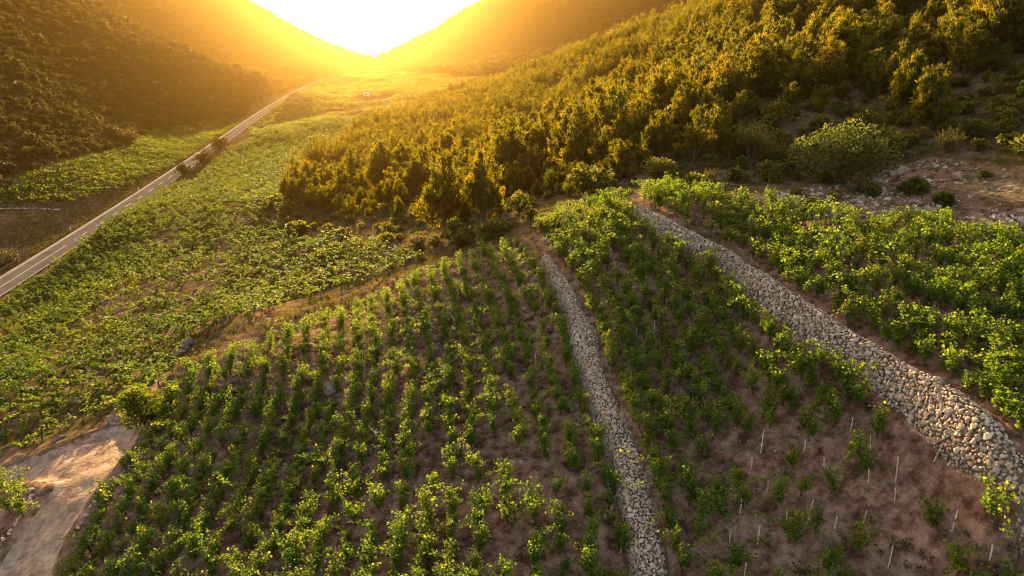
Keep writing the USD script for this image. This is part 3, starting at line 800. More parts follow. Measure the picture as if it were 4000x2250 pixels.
# thin poles in the valley
for k, (bx, by) in enumerate([(853, 377), (811, 340), (517, 464)]):
    b = hit([bx], [by])[0]
    up_ = thing("wooden_pole", ["slim weathered pole standing in the vines in front of the wood", "slim weathered pole in the far vines behind the other pole", "leaning pole at the stony pull-in beside the road"][k], "pole", b)
    hgt = [4.0, 4.6, 3.4][k]
    obj("pole", tube([(0, 0, -0.4), (0.02, 0, hgt * 0.5), (0.06, 0, hgt)], [0.1, 0.09, 0.07], 8), "stake", up_.GetPath())
    obj("crossbar", box(0.05, 0, hgt - 0.25, 0.7, 0.07, 0.07, 0.3), "wood", up_.GetPath())

# small white hut
b = hit([922], [241])[0]
hut = thing("hut", "small white hut standing alone in the far vineyards", "hut", b, 0.25)
obj("wall", box(0, 0, 1.3, 4.6, 4.0, 3.4), "white", hut.GetPath())
rf = obj("roof", (np.array([(-2.6, -2.3, 3.0), (2.6, -2.3, 3.0), (2.6, 2.3, 3.0), (-2.6, 2.3, 3.0), (-2.6, 0, 3.9), (2.6, 0, 3.9)]), np.array([(0, 1, 5), (0, 5, 4), (2, 3, 4), (2, 4, 5), (1, 2, 5), (3, 0, 4), (0, 2, 1), (0, 3, 2)])), "tiles", hut.GetPath())
dr = obj("door", box(-0.6, -2.01, 1.05, 0.95, 0.06, 2.1), "dark", hut.GetPath())
wn = obj("window", box(1.1, -2.01, 1.7, 0.9, 0.06, 0.8), "dark", hut.GetPath())

# ------------------------------------------------------------------ plants: shapes
def cane_points(start, dirs, length, g, n=8, gravity=0.0):
    p, d = [np.array(start, float)], unit(np.array(dirs, float))
    for _ in range(n - 1):
        d = unit(d + g.normal(size=3) * 0.13 + [0, 0, -gravity])
        p.append(p[-1] + d * length / (n - 1))
    return np.array(p)


def make_vine(seed, dense=1.0, tall=1.0, arms=2):
    """Upright vine tied to a stake: twisted stem, canes climbing the stake, a few long arching shoots."""
    g = np.random.default_rng(seed)
    trunk = tube([(0, 0, -0.15), (g.normal() * 0.03, g.normal() * 0.03, 0.12), (g.normal() * 0.05, g.normal() * 0.05, 0.28), (0.02, 0, 0.42)], [0.045, 0.04, 0.035, 0.03], 6)
    canes, cs, al, sz = [], [], [], []
    lean = g.normal(size=2) * 0.10
    hgt = tall * g.uniform(0.95, 1.3)
    for k in range(6):
        a = g.uniform(0, 2 * math.pi)
        d = np.array([math.cos(a) * 0.17 + lean[0], math.sin(a) * 0.17 + lean[1], 1.0])
        cp = cane_points((0, 0, 0.35), d, hgt * g.uniform(0.5, 1.0), g)
        canes.append((cp, 0.007)); m = int(66 * dense * g.uniform(0.7, 1.2))
        spread = 0.09
        u = g.uniform(0.0, 1, m)
        c_ = np.stack([np.interp(u, np.linspace(0, 1, len(cp)), cp[:, i]) for i in range(3)], -1)
        cs.append(c_ + g.normal(size=(m, 3)) * spread * [1, 1, 0.7]); sz.append(g.uniform(0.07, 0.135, m))
    for k in range(arms):
        a = g.uniform(0, 2 * math.pi)
        d = np.array([math.cos(a), math.sin(a), g.uniform(0.1, 0.9)])
        cp = cane_points((0, 0, 0.35 + hgt * g.uniform(0.35, 0.8)), d, g.uniform(0.7, 1.65), g, gravity=0.13)
        canes.append((cp, 0.006)); m = int(58 * dense)
        u = g.uniform(0.05, 1, m)
        c_ = np.stack([np.interp(u, np.linspace(0, 1, len(cp)), cp[:, i]) for i in range(3)], -1)
        cs.append(c_ + g.normal(size=(m, 3)) * 0.065); sz.append(g.uniform(0.07, 0.125, m))
    cs = np.vstack(cs); sz = np.concatenate(sz)
    cs[:, 2] = np.maximum(cs[:, 2], 0.18)
    al = g.normal(size=cs.shape) * [1, 1, 0.6] + unit(cs * [1, 1, 0]) * 0.7 + [0, 0, -0.15]
    return trunk, join([tube(c_, r_, 4) for c_, r_ in canes]), leaves(cs, al, sz, g)


def make_field_vine(seed, n=156, size=0.23, r=1.08, k=6):
    """Low bush vine whose leafy shoots spread out like plumes."""
    g = np.random.default_rng(seed)
    parts, cs, al = [tube([(0, 0, -0.15), (0.03, 0, 0.2), (0, 0.02, 0.4)], [0.06, 0.05, 0.045], 5)], [], []
    for _ in range(k):
        a = g.uniform(0, 2 * math.pi)
        d = np.array([math.cos(a), math.sin(a), g.uniform(0.3, 1.1)])
        cp = cane_points((0, 0, 0.5), d, r * g.uniform(0.7, 1.35), g, gravity=0.10)
        m = n // k
        u = g.uniform(0.1, 1, m)
        c_ = np.stack([np.interp(u, np.linspace(0, 1, len(cp)), cp[:, i]) for i in range(3)], -1)
        cs.append(c_ + g.normal(size=(m, 3)) * [0.05, 0.05, 0.04]); al.append(d * [1, 1, 0.2] + g.normal(size=(m, 3)) * [0.8, 0.8, 0.35])
    cs, al = np.vstack(cs), np.vstack(al)
    return join(parts), leaves(cs, al, g.uniform(0.75, 1.25, len(cs)) * size * 0.8, g)


def make_pine(seed, blades_per=22, tufts=1.0, pointed=0.5):
    """Bushy young pine about 5 m tall: several leaders, limbs that turn up, tufts of needles."""
    g = np.random.default_rng(seed)
    wood, tc, td = [], [], []
    lead = [(0, 0, 5.0)] + [(g.normal() * 0.75, g.normal() * 0.75, g.uniform(3.3, 4.8)) for _ in range(int(g.integers(2, 5)))]
    for li, (lx, ly, lz) in enumerate(lead):
        base = np.array([lx * 0.1, ly * 0.1, -0.4 if li == 0 else 0.5])
        tip = np.array([lx, ly, lz])
        path = np.array([base, base * 0.6 + tip * 0.4 + np.array([lx, ly, 0]) * 0.25, tip])
        wood.append(tube(path, [0.13 if li == 0 else 0.07, 0.07, 0.02], 6))
        nl = int((22 if li == 0 else 13) * tufts)
        for k in range(nl):
            h = (k + g.uniform(0, 1)) / nl
            h = 0.10 + 0.90 * h
            p0 = np.array([np.interp(h, [0, 0.5, 1], path[:, i]) for i in range(3)])
            a = g.uniform(0, 2 * math.pi)
            L = (2.05 if li == 0 else 1.45) * (1 - h) ** 0.75 * g.uniform(0.7, 1.2) + 0.25
            d = np.array([math.cos(a), math.sin(a), 0.25 + 0.8 * h])
            end = p0 + unit(d) * L
            turn = end + np.array([0, 0, 0.30 * L])
            wood.append(tube([p0, p0 * 0.4 + end * 0.6, turn], [0.025, 0.018, 0.008], 4))
            for u in np.linspace(0.35, 1.0, max(2, int(L / 0.28))):
                q_ = p0 * (1 - u) + turn * u + g.normal(size=3) * 0.10
                tc.append(q_); td.append(unit(d * 0.6 + np.array([0, 0, 0.8]) + g.normal(size=3) * 0.3))
        tc.append(tip); td.append(np.array([0, 0, 1.0]))
    tc, td = np.array(tc), np.array(td)
    c_ = np.repeat(tc, blades_per, 0) + g.normal(size=(len(tc) * blades_per, 3)) * 0.12
    dd = np.repeat(td, blades_per, 0) + g.normal(size=c_.shape) * 0.48
    return join(wood), blades(c_, dd, g.uniform(0.20, 0.42, len(c_)), g.uniform(0.07, 0.14, len(c_)), g)


def make_bush(seed, n=420, leaf=0.16, r=1.0, height=0.8, lumps=7, blade=False):
    """Rounded bush of unit radius with lumps and gaps."""
    g = np.random.default_rng(seed)
    wood, cs, al = [], [], []
    cen = []
    for k in range(lumps):
        a, rr_ = g.uniform(0, 2 * math.pi), r * math.sqrt(g.uniform(0.02, 1)) * 0.62
        c_ = np.array([math.cos(a) * rr_, math.sin(a) * rr_, height * g.uniform(0.35, 1.0) * (1 - 0.35 * rr_ / r)])
        cen.append(c_)
        wood.append(tube([(0, 0, -0.2), c_ * [0.45, 0.45, 0.5], c_], [0.05 * r, 0.03 * r, 0.012 * r], 5))
        m = n // lumps
        d = unit(g.normal(size=(m, 3)) + [0, 0, 0.35])
        rad = g.uniform(0.28, 0.46) * r * g.uniform(0.55, 1.08, (m, 1))
        p = c_ + d * rad * [1, 1, 0.85]
        cs.append(p); al.append(d + g.normal(size=(m, 3)) * 0.5)
    cs, al = np.vstack(cs), np.vstack(al)
    cs[:, 2] = np.maximum(cs[:, 2], 0.02)
    if blade:
        lf = blades(cs, al + [0, 0, 0.8], g.uniform(0.7, 1.4, len(cs)) * leaf * 1.6, g.uniform(0.5, 0.9, len(cs)) * leaf * 0.5, g)
    else:
        lf = leaves(cs, al, g.uniform(0.7, 1.3, len(cs)) * leaf, g)
    return join(wood), lf


def make_tuft(seed, n=14, h=0.5):
    g = np.random.default_rng(seed)
    c_ = g.normal(size=(n, 3)) * [0.09, 0.09, 0]
    return blades(c_, np.concatenate([g.normal(size=(n, 2)) * 0.42, np.ones((n, 1))], 1), g.uniform(0.5, 1.2, n) * h, 0.035, g)


# ------------------------------------------------------------------ vines on the terraces
VINES = []
for k in range(10):
    path = class_prim(f"grapevine_kind_{k}")
    UsdGeom.Xform.Define(stage, path)
    stage.GetPrimAtPath(path).SetSpecifier(Sdf.SpecifierClass)
    tr, cn, lf = make_vine(100 + k, 1.0 if k < 7 else 0.8, 1.0 if k < 7 else 0.92, (0, 1, 1, 2, 1, 0, 2, 1, 2, 2)[k])
    obj("trunk", tr, "bark", path); obj("canes", cn, "bark", path, kind="stuff"); obj("foliage", lf, "vine_leaf", path, kind="stuff")
    VINES.append((path, join([tr, cn]), lf))


def rows_along(line, side, first, gap, count, along, extent, g, jitter=0.15, skip=0.0):
    """Plant positions in rows that follow a wall: (x, y, row number)."""
    L = np.concatenate([[0], np.cumsum(np.linalg.norm(np.diff(line[:, :2], axis=0), axis=1))])
    t = unit(np.gradient(line[:, :2], axis=0))
    from scipy.ndimage import gaussian_filter1d
    t = unit(gaussian_filter1d(t, 14, axis=0, mode="nearest"))
    out = []
    for r_ in range(count):
        off = first + gap * r_
        ss = np.arange(extent[0], extent[1] + L[-1], along) + g.uniform(-0.3, 0.3)
        for s_ in ss:
            if g.uniform() < skip:
                continue
            s_ = s_ + g.normal() * jitter * 0.8
            o = off + g.normal() * jitter * 0.55
            sc = np.clip(s_, 0, L[-1])
            x0, y0 = np.interp(sc, L, line[:, 0]), np.interp(sc, L, line[:, 1])
            tx, ty = np.interp(sc, L, t[:, 0]), np.interp(sc, L, t[:, 1])
            out.append((x0 + tx * (s_ - sc) + ty * o * side, y0 + ty * (s_ - sc) - tx * o * side, r_ + 1))
    return np.array(out)


g = np.random.default_rng(40)
cand = []
for code, line, side, first, gap, count, along, poly in ((1, WALL_B, -1, 1.25, 1.26, 28, 0.8, TERRACE_1), (2, WALL_B, 1, 1.1, 1.12, 16, 0.8, TERRACE_2), (3, WALL_A, 1, 0.95, 1.08, 30, 0.85, TERRACE_3)):
    p = rows_along(line, side, first, gap, count, along, (-7, 14), g)
    z = H(p[:, 0], p[:, 1])
    w3 = np.stack([p[:, 0], p[:, 1], z], -1)
    px_, py_, zc_ = project(w3)
    if code == 3:   # right up to the back of the wide wall
        poly = shapely.unary_union([poly] + [shapely.affinity.translate(poly, -k_ * 22, k_ * 22) for k_ in range(1, 5)])
        on_it = line_field(WALL_A, p[:, 0], p[:, 1])[0]
    else:
        on_it = np.ones(len(p))
    ok = inside(poly, px_, py_) & (zc_ > 8) & (zc_ < 75) & (on_it > 0.5)
    if code == 2:   # the near end of the middle strip is thinly planted
        sparse = smoothstep((py_ - 950) / 300) * smoothstep((px_ - 1650) / 250)
        ok &= g.uniform(size=len(p)) > sparse * 0.60 + 0.03
    else:
        ok &= g.uniform(size=len(p)) > 0.07 + 0.18 * (fbm(np.stack([p[:, 0] * 0.22, p[:, 1] * 0.22, p[:, 0] * 0 + 9], -1), 3) > 0.58)
    cand += [(*w, code, int(r_)) for w, r_, o in zip(w3, p[:, 2], ok) if o]
cand = np.array(cand)
dA_, _, _ = line_field(WALL_A, cand[:, 0], cand[:, 1]); dB_, _, _ = line_field(WALL_B, cand[:, 0], cand[:, 1])
wall_clear = (np.abs(dA_ + 0.2) > 0.85) & (np.abs(dB_ + 0.1) > 0.6)
cand = cand[wall_clear]
px_, py_, zc_ = project(cand[:, :3] + [0, 0, 0.6])
framed = (px_ > -10) & (px_ < 2586) & (py_ > 0) & (py_ < 1500)
order = np.argsort(np.where(framed, zc_, 1e6))
single = order[:300]
names = {1: "below the narrow stone wall", 2: "above the narrow stone wall", 3: "above the wide stone wall"}
rank = {}
label_of = {}
for k in np.argsort(zc_):
    if framed[k]:
        key = (cand[k, 3], cand[k, 4]); rank[key] = rank.get(key, 0) + 1
        label_of[k] = f"grapevine, {ordinal(rank[key])} from the front in the {ordinal(int(cand[k, 4]))} row {names[int(cand[k, 3])]}"
size_ = g.uniform(0.82, 1.22, len(cand)) * 1.0 * np.where(cand[:, 3] == 3, np.where(px_ > 2150, 1.02, 1.15), np.where(cand[:, 3] == 2, 1.06, 0.95))
rot_ = g.uniform(0, 2 * math.pi, len(cand)); kind_ = g.integers(0, len(VINES), len(cand))
thin = (cand[:, 3] == 2) & (py_ > 1100)
kind_[thin] = 7 + g.integers(0, 3, thin.sum())
for k in single:
    copy_of(VINES[kind_[k]][0], "grapevine", label_of.get(k, "grapevine at the edge of the terraces"), "grapevine", cand[k, :3] - [0, 0, 0.03], rot_[k], size_[k], "grapevines on the terraces", (g.normal() * 5, g.normal() * 5))
others = order[300:]
scatter("terrace_vines", [(v[2], "vine_leaf") for v in VINES], cand[others, :3], rot_[others], size_[others], kind_[others], "green vines filling the farther half of the stone walled terraces", "vines")
scatter("terrace_vine_stems", [(v[1], "bark") for v in VINES], cand[others, :3], rot_[others], size_[others], kind_[others], "thin brown stems and canes of the vines on the terraces", "vine stems")

# ------------------------------------------------------------------ stakes
Z9 = [(92, 345, 105, 205), (675, 580, 697, 400), (525, 1005, 548, 868), (848, 1155, 863, 968), (1000, 1075, 1055, 893), (650, 1225, 674, 1068), (1630, 780, 1648, 586), (1447, 635, 1449, 437), (1895, 640, 1962, 520), (1310, 415, 1330, 322), (1437, 780, 1440, 680), (2028, 1130, 2075, 970),
      (1400, 1080, 1427, 977), (2297, 1330, 2318, 1225), (1575, 1390, 1618, 1215), (556, 1449, 576, 1340), (1170, 1449, 1180, 1392), (982, 570, 990, 492), (1035, 415, 1045, 340), (608, 690, 612, 632), (1625, 920, 1626, 862), (725, 850, 726, 797), (455, 1215, 458, 1152), (1195, 1120, 1210, 1058), (1118, 700, 1124, 618), (1303, 600, 1308, 527)]
Z8 = [(95, 210, 92, 172), (98, 290, 96, 252), (108, 380, 104, 336), (95, 540, 96, 490), (225, 480, 200, 402), (252, 425, 248, 353), (265, 240, 262, 184), (278, 320, 277, 258), (407, 350, 404, 290), (416, 300, 414, 245), (256, 155, 254, 112), (220, 65, 218, 12), (95, 80, 90, 26), (45, 620, 35, 568), (25, 735, 20, 670), (15, 835, 12, 770), (416, 548, 412, 510), (384, 205, 382, 155), (1755, 220, 1757, 170), (2447, 345, 2460, 205), (1325, 910, 1322, 850), (1970, 870, 1942, 790), (2628 - 592, 1290, 2050, 1200), (1955, 1025, 1985, 935)]
Z5 = [(213, 1320, 212, 1230), (226, 1405, 224, 1310), (337, 1330, 333, 1248), (440, 1260, 438, 1190), (341, 1125, 339, 1045), (256, 1075, 252, 1012), (537, 1160, 533, 1080), (522, 1030, 518, 968), (507, 950, 504, 912), (1742, 1365, 1747, 1250), (1435, 1295, 1432, 1240), (1495, 1055, 1493, 1030), (2275, 1105, 2280, 998), (2143, 1135, 2150, 1050), (2487, 905, 2490, 845), (2358, 915, 2360, 880), (545, 905, 541, 862), (352, 985, 350, 930), (1962, 290, 1958, 230), (222, 1235, 219, 1160), (322, 1215, 322, 1195), (440, 1105, 437, 1065)]
Z6 = [(2300, 1215, 2312, 1135), (2430, 1205, 2455, 1092), (1360, 760, 1367, 708), (2278, 475, 2283, 418), (135, 900, 138, 845), (485, 1370, 486, 1300), (708, 1140, 713, 1085), (490, 1095, 491, 1068)]
stakes = [(933.8 + b_ * 0.3555, 1674 + a_ * 0.3555, (1674 + c_ * 0.3555) - (1674 + a_ * 0.3555)) for a_, b_, c_, d_ in Z9]
S = [(1674 + a_ * .3555, 933.8 + b_ * .3555) for a_, b_, *_ in Z9] + [(837 + a_ * .3555, 933.8 + b_ * .3555) for a_, b_, *_ in Z8] + [(837 + a_ * .3555, 450.8 + b_ * .3555) for a_, b_, *_ in Z5] + [(1674 + a_ * .3555, 450.8 + b_ * .3555) for a_, b_, *_ in Z6]
SL = [math.hypot(c_ - a_, d_ - b_) for a_, b_, c_, d_ in Z9 + Z8 + Z5 + Z6]
tilt_ = [((c_ - a_) / max(1, b_ - d_)) for a_, b_, c_, d_ in Z9 + Z8 + Z5 + Z6]
S = np.array(S)
sp = hit(S[:, 0], S[:, 1])
strip = np.array([3 if inside(TERRACE_3, *s_) else 2 if inside(TERRACE_2, *s_) else 1 for s_ in S])
rk = {}
for k in np.argsort(-S[:, 1]):
    if np.isnan(sp[k, 0]):
        continue
    rk[strip[k]] = rk.get(strip[k], 0) + 1
    zc1 = project(sp[k])[2]
    length = float(np.clip(SL[k] * 0.3555 * zc1 / FPX / 0.95, 0.65, 1.35))
    # lean that the photo shows, less the lean that perspective alone gives an upright stake
    a0 = project(sp[k]); a1 = project(sp[k] + [0, 0, length])
    own = tilt_[k] - (a1[0] - a0[0]) / max(1e-3, a0[1] - a1[1])
    lx = float(np.clip(own * 0.75, -0.35, 0.35))
    st = thing("vine_stake", f"thin pale wooden vine stake, {ordinal(rk[strip[k]])} from the front {names[strip[k]]}", "stake", sp[k], group="vine stakes on the terraces")
    obj("shaft", tube([(0, 0, -0.2), (lx * length * 0.5, 0, length * 0.5), (lx * length, 0.02, length)], [0.026, 0.024, 0.021], 7), "stake", st.GetPath())
    obj("cut_top", tube([(lx * length, 0.02, length), (lx * (length + 0.015), 0.02, length + 0.015)], [0.0215, 0.016], 7), "stone_warm", st.GetPath())

# ------------------------------------------------------------------ vines in the lower fields
FV = [make_field_vine(200 + k) for k in range(6)]
FAR_V = [make_field_vine(220 + k, 66, 0.40, 1.25, 6) for k in range(4)]


def jittered(x0, x1, y0, y1, gap, g, ang=0.0, jit=0.3, gap2=None):
    cx0, cy0 = (x0 + x1) / 2, (y0 + y1) / 2
    r_ = math.hypot(x1 - x0, y1 - y0) / 2
    a = np.arange(-r_, r_, gap)
    xx_, yy_ = np.meshgrid(a, np.arange(-r_, r_, gap2 or gap))
    xx_ = xx_ + g.normal(size=xx_.shape) * gap * jit; yy_ = yy_ + g.normal(size=yy_.shape) * gap * jit
    c_, s_ = math.cos(ang), math.sin(ang)
    X, Y = cx0 + xx_ * c_ - yy_ * s_, cy0 + xx_ * s_ + yy_ * c_
    k = (X > x0) & (X < x1) & (Y > y0) & (Y < y1)
    X, Y = X[k], Y[k]
    return np.stack([X, Y, H(X, Y)], -1)


g = np.random.default_rng(41)
p = jittered(-140, 5, 35, 330, 1.15, g, 0.735, 0.14, 2.05)
px_, py_, zc_ = project(p)
dR_, _, _ = line_field(ROAD[::3], p[:, 0], p[:, 1])
nz = fbm(np.stack([p[:, 0] * 0.10 + p[:, 1] * 0.03, p[:, 1] * 0.05, p[:, 0] * 0], -1), 3, 5)
bare = smoothstep((zc_ - 40) / 15) * smoothstep((115 - zc_) / 20)
ok = inside(FIELD, px_, py_) & seen(p) & (np.abs(dR_) > 5.5) & ((nz > 0.30 + 0.12 * bare) | (g.uniform(size=len(p)) < 0.4)) & ((strip_phase(p[:, 0], p[:, 1]) > 0.25) | (g.uniform(size=len(p)) < 0.10))
p = p[ok]; zc_ = zc_[ok]
scatter("field_vines", [(f[1], "field_leaf") for f in FV], p, g.uniform(0, 6.28, len(p)), g.uniform(0.8, 1.25, len(p)) * np.interp(zc_, [50, 120, 220], [1.12, 1.3, 1.8]), g.integers(0, 6, len(p)), "low spreading vines covering the field between the terraces and the road", "vines")
near_p = p[zc_ < 95]
scatter("field_vine_stems", [(FV[0][0], "bark"), (FV[3][0], "bark")], near_p, g.uniform(0, 6.28, len(near_p)), np.ones(len(near_p)), g.integers(0, 2, len(near_p)), "short stems of the low vines in the lower field", "vine stems")
p = jittered(-330, -80, 90, 420, 1.65, g, 0.3, 0.2)
px_, py_, zc_ = project(p)
dR_, _, _ = line_field(ROAD[::3], p[:, 0], p[:, 1])
ok = inside(LEFT_VINES, px_, py_) & seen(p) & (np.abs(dR_) > 5.0)
p = p[ok]
scatter("roadside_vines", [(f[1], "field_leaf") for f in FAR_V], p, g.uniform(0, 6.28, len(p)), g.uniform(1.0, 1.5, len(p)), g.integers(0, 4, len(p)), "band of low vines between the road and the scrub covered hillside", "vines")
p = jittered(-330, 60, 250, 1000, 2.9, g, 0.2, 0.12)
px_, py_, zc_ = project(p)
dR_, _, _ = line_field(ROAD[::3], p[:, 0], p[:, 1])
nz = fbm(np.stack([p[:, 0] * 0.028, p[:, 1] * 0.012, p[:, 0] * 0 + 4], -1), 3, 8)
ok = inside(FAR_FIELD, px_, py_) & seen(p) & (np.abs(dR_) > 5.0) & ((nz > 0.38) | inside(BRIGHT, px_, py_))
p = p[ok]
scatter("valley_vines", [(f[1], "field_leaf") for f in FAR_V], p, g.uniform(0, 6.28, len(p)), g.uniform(1.3, 2.0, len(p)), g.integers(0, 4, len(p)), "strips of vines on the far valley floor in the sun's glare", "vines")

# ------------------------------------------------------------------ pine wood
PINES = []
for k in range(6):
    path = class_prim(f"pine_kind_{k}")
    UsdGeom.Xform.Define(stage, path); stage.GetPrimAtPath(path).SetSpecifier(Sdf.SpecifierClass)
    tr, lf = make_pine(300 + k)
    obj("trunk", tr, "bark", path); obj("crown", lf, "pine_leaf", path, kind="stuff")
    PINES.append((path, tr, lf))
FAR_PINES = [make_pine(320 + k, 9, 0.6) for k in range(5)]
g = np.random.default_rng(42)
p = jittered(-70, 190, 60, 560, 3.1, g, 0.2, 0.34)
px_, py_, zc_ = project(p)
ok = inside(FOREST, px_, py_) & seen(p, 4.0)
clump = fbm(np.stack([p[:, 0] * 0.06, p[:, 1] * 0.06, p[:, 0] * 0], -1), 3, 12)
ok &= (clump > 0.42) | (g.uniform(size=len(p)) < 0.35)
p, px_, py_, zc_, clump = p[ok], px_[ok], py_[ok], zc_[ok], clump[ok]
ph = np.exp(np.clip(g.normal(size=len(p)) * 0.32, -0.7, 0.45)) * 0.80 * np.interp(clump, [0.35, 0.65], [0.70, 1.30]) * np.interp(zc_, [60, 120, 400], [1.05, 1.05, 0.95])
edge_d = shapely.distance(FOREST.boundary, shapely.points(px_, py_)) * zc_ / FPX
ph *= np.where(zc_ < 170, 0.62 + 0.38 * smoothstep(edge_d / 6.0), 1.0)
framed = (px_ > 0) & (px_ < 2576) & (py_ > 20) & (py_ < 1449)
order = np.argsort(np.where(framed, zc_ / ph, 1e6))
single = order[:292]
look = np.array(["tall bushy pine" if h_ > 1.12 else "small bushy pine" if h_ < 0.8 else "bushy pine" for h_ in ph])
lab = place_labels(list(look[single]), np.stack([px_, py_], -1)[single], ["the broad round-crowned tree", "the twin pointed pines", "the top of the wide stone wall", "the top of the narrow stone wall", "the tall pine tip of the wood", "the dark pine at the wood's edge", "the white hut"])
for k, l_ in zip(single, lab):
    s_ = ph[k]
    copy_of(PINES[int(g.integers(0, 6))][0], "pine_tree", l_, "pine tree", p[k], g.uniform(0, 6.28), (s_ * g.uniform(0.9, 1.2), s_ * g.uniform(0.9, 1.2), s_), "pines of the hillside wood", (g.normal() * 3, g.normal() * 3))
oth = order[292:]
n1 = oth[zc_[oth] < 170]; n2 = oth[zc_[oth] >= 170]
scatter("pine_wood", [(join([PINES[k][1], PINES[k][2]]), "pine_leaf") for k in range(6)] + [(join(f), "pine_leaf") for f in FAR_PINES], np.vstack([p[n1], p[n2]]), g.uniform(0, 6.28, len(oth)), np.concatenate([ph[n1], ph[n2] * 1.05]),
        np.concatenate([g.integers(0, 6, len(n1)), 6 + g.integers(0, 5, len(n2))]), "dense golden green pine wood climbing the hillside towards the ridge", "wood")

# scrub
SCR = [make_bush(400 + k, 330, 0.24, 1.0, 0.85, 6) for k in range(5)]
FSCR = [make_bush(420 + k, 130, 0.40, 1.0, 0.8, 5) for k in range(4)]
SPATH = []
for k in range(5):
    path = class_prim(f"shrub_kind_{k}")
    UsdGeom.Xform.Define(stage, path); stage.GetPrimAtPath(path).SetSpecifier(Sdf.SpecifierClass)
    obj("stems", SCR[k][0], "bark", path); obj("crown", SCR[k][1], "scrub_leaf", path, kind="stuff")
    SPATH.append(path)
p = jittered(-430, -110, 80, 600, 2.5, g, 0.2, 0.32)
px_, py_, zc_ = project(p)
ok = inside(SCRUB, px_, py_) & seen(p, 2.5) & (p[:, 0] < 12 * (p[:, 1] > 400) + np.interp(p[:, 1], [0, 120, 169, 242, 382, 543], [-110, -134, -137, -148, -159, -190]))
ok &= g.uniform(size=len(p)) > 0.12
p, px_, py_, zc_ = p[ok], px_[ok], py_[ok], zc_[ok]
sr = np.exp(g.normal(size=len(p)) * 0.33) * 1.55
framed = (px_ > 0) & (px_ < 2576) & (py_ > 10)
order = np.argsort(np.where(framed, zc_ / sr, 1e6))
single = order[:280]
tier = np.clip(((np.interp(p[single, 1], [0, 120, 169, 242, 382, 543], [-110, -134, -137, -148, -159, -190]) - p[single, 0]) / 5.0).astype(int), 0, 30) + 1
lab, cnt = [""] * len(single), {}
for m_ in np.argsort(p[single, 1]):
    cnt[tier[m_]] = cnt.get(tier[m_], 0) + 1
    lab[m_] = f"hillside shrub, {ordinal(cnt[tier[m_]])} from the near end in the {ordinal(int(tier[m_]))} tier above the vines"
for k, l_ in zip(single, lab):
    copy_of(SPATH[int(g.integers(0, 5))], "shrub", l_, "shrub", p[k], g.uniform(0, 6.28), (sr[k], sr[k], sr[k] * g.uniform(0.8, 1.25)), "shrubs at the foot of the scrub hillside")
oth = order[280:]
p1 = p[oth]
scatter("hillside_scrub", [(join(f), "scrub_leaf") for f in SCR], p1, g.uniform(0, 6.28, len(p1)), sr[oth], g.integers(0, 5, len(p1)), "brown green scrub blanketing the hillside beside the road", "scrub")
p = np.vstack([jittered(-600, 60, 480, 1500, 7.0, g, 0.3, 0.32), jittered(-150, 330, 480, 1450, 7.0, g, 0.3, 0.32)])
px_, py_, zc_ = project(p)
ok = seen(p, 4.0, 0.05) & (zc_ > 420) & (inside(SCRUB, px_, py_) | (p[:, 0] > np.interp(p[:, 1], [560, 800, 1400, 2400], [-20, -130, -280, -310]))) & (py_ < 215 + 0 * px_) & ~inside(FOREST, px_, py_) & ~inside(FAR_FIELD, px_, py_)
p = p[ok]
scatter("far_scrub", [(join(f), "scrub_leaf") for f in FSCR], p, g.uniform(0, 6.28, len(p)), np.exp(g.normal(size=len(p)) * 0.3) * 3.6, g.integers(0, 4, len(p)), "fine brown scrub covering the far hazy hills on both sides of the gap", "scrub")
# dark low shrubs on the slope above the terraces and under the pines
p = np.vstack([jittered(-60, 110, 45, 190, 1.9, g, 0.1, 0.35)])
px_, py_, zc_ = project(p)
dens = np.where(inside(DARK_SLOPE, px_, py_), 0.75, np.where(inside(FOREST, px_, py_), 0.45, np.where(inside(BRUSH, px_, py_), 0.34, np.where(inside(ROCKY, px_, py_), 0.16, 0))))
ok = seen(p, 1.0) & (g.uniform(size=len(p)) < dens)
p = p[ok]
scatter("undergrowth", [(join(f), "bush_leaf") for f in SCR] + [(join(make_bush(440 + k, 420, 0.15, 1.0, 0.7, 8, True)), "grass") for k in range(2)], p, g.uniform(0, 6.28, len(p)), np.exp(g.normal(size=len(p)) * 0.4) * 0.85, np.where(g.uniform(size=len(p)) < 0.75, g.integers(0, 5, len(p)), 5 + g.integers(0, 2, len(p))), "dark low undergrowth between the pines and above the terraces", "undergrowth")

# ------------------------------------------------------------------ single trees and bushes
def one_tree(name, label, cat, bx, by, width_px, seed, kind="bush", mat="bush_leaf", hr=0.8, n=2600, leaf=None):
    b = hit([bx], [by])[0]
    zc1 = project(b)[2]
    r_ = width_px * zc1 / FPX / 2
    x = thing(name, label, cat, b - [0, 0, 0.05])
    if kind == "pine":
        tr, lf = make_pine(seed, 20, 1.3)
        s_ = r_ / 1.9
        obj("trunk", (tr[0] * [s_, s_, s_ * hr], tr[1]), "bark", x.GetPath()); obj("crown", (lf[0] * [s_, s_, s_ * hr], lf[1]), mat, x.GetPath(), kind="stuff")
    else:
        tr, lf = make_bush(seed, n, leaf or max(0.05, 0.16 / r_), 1.0, hr * 1.25, 16)
        s_ = r_ / 0.95
        obj("trunk", (tr[0] * s_, tr[1]), "bark", x.GetPath()); obj("crown", (lf[0] * s_, lf[1]), mat, x.GetPath(), kind="stuff")
    return b


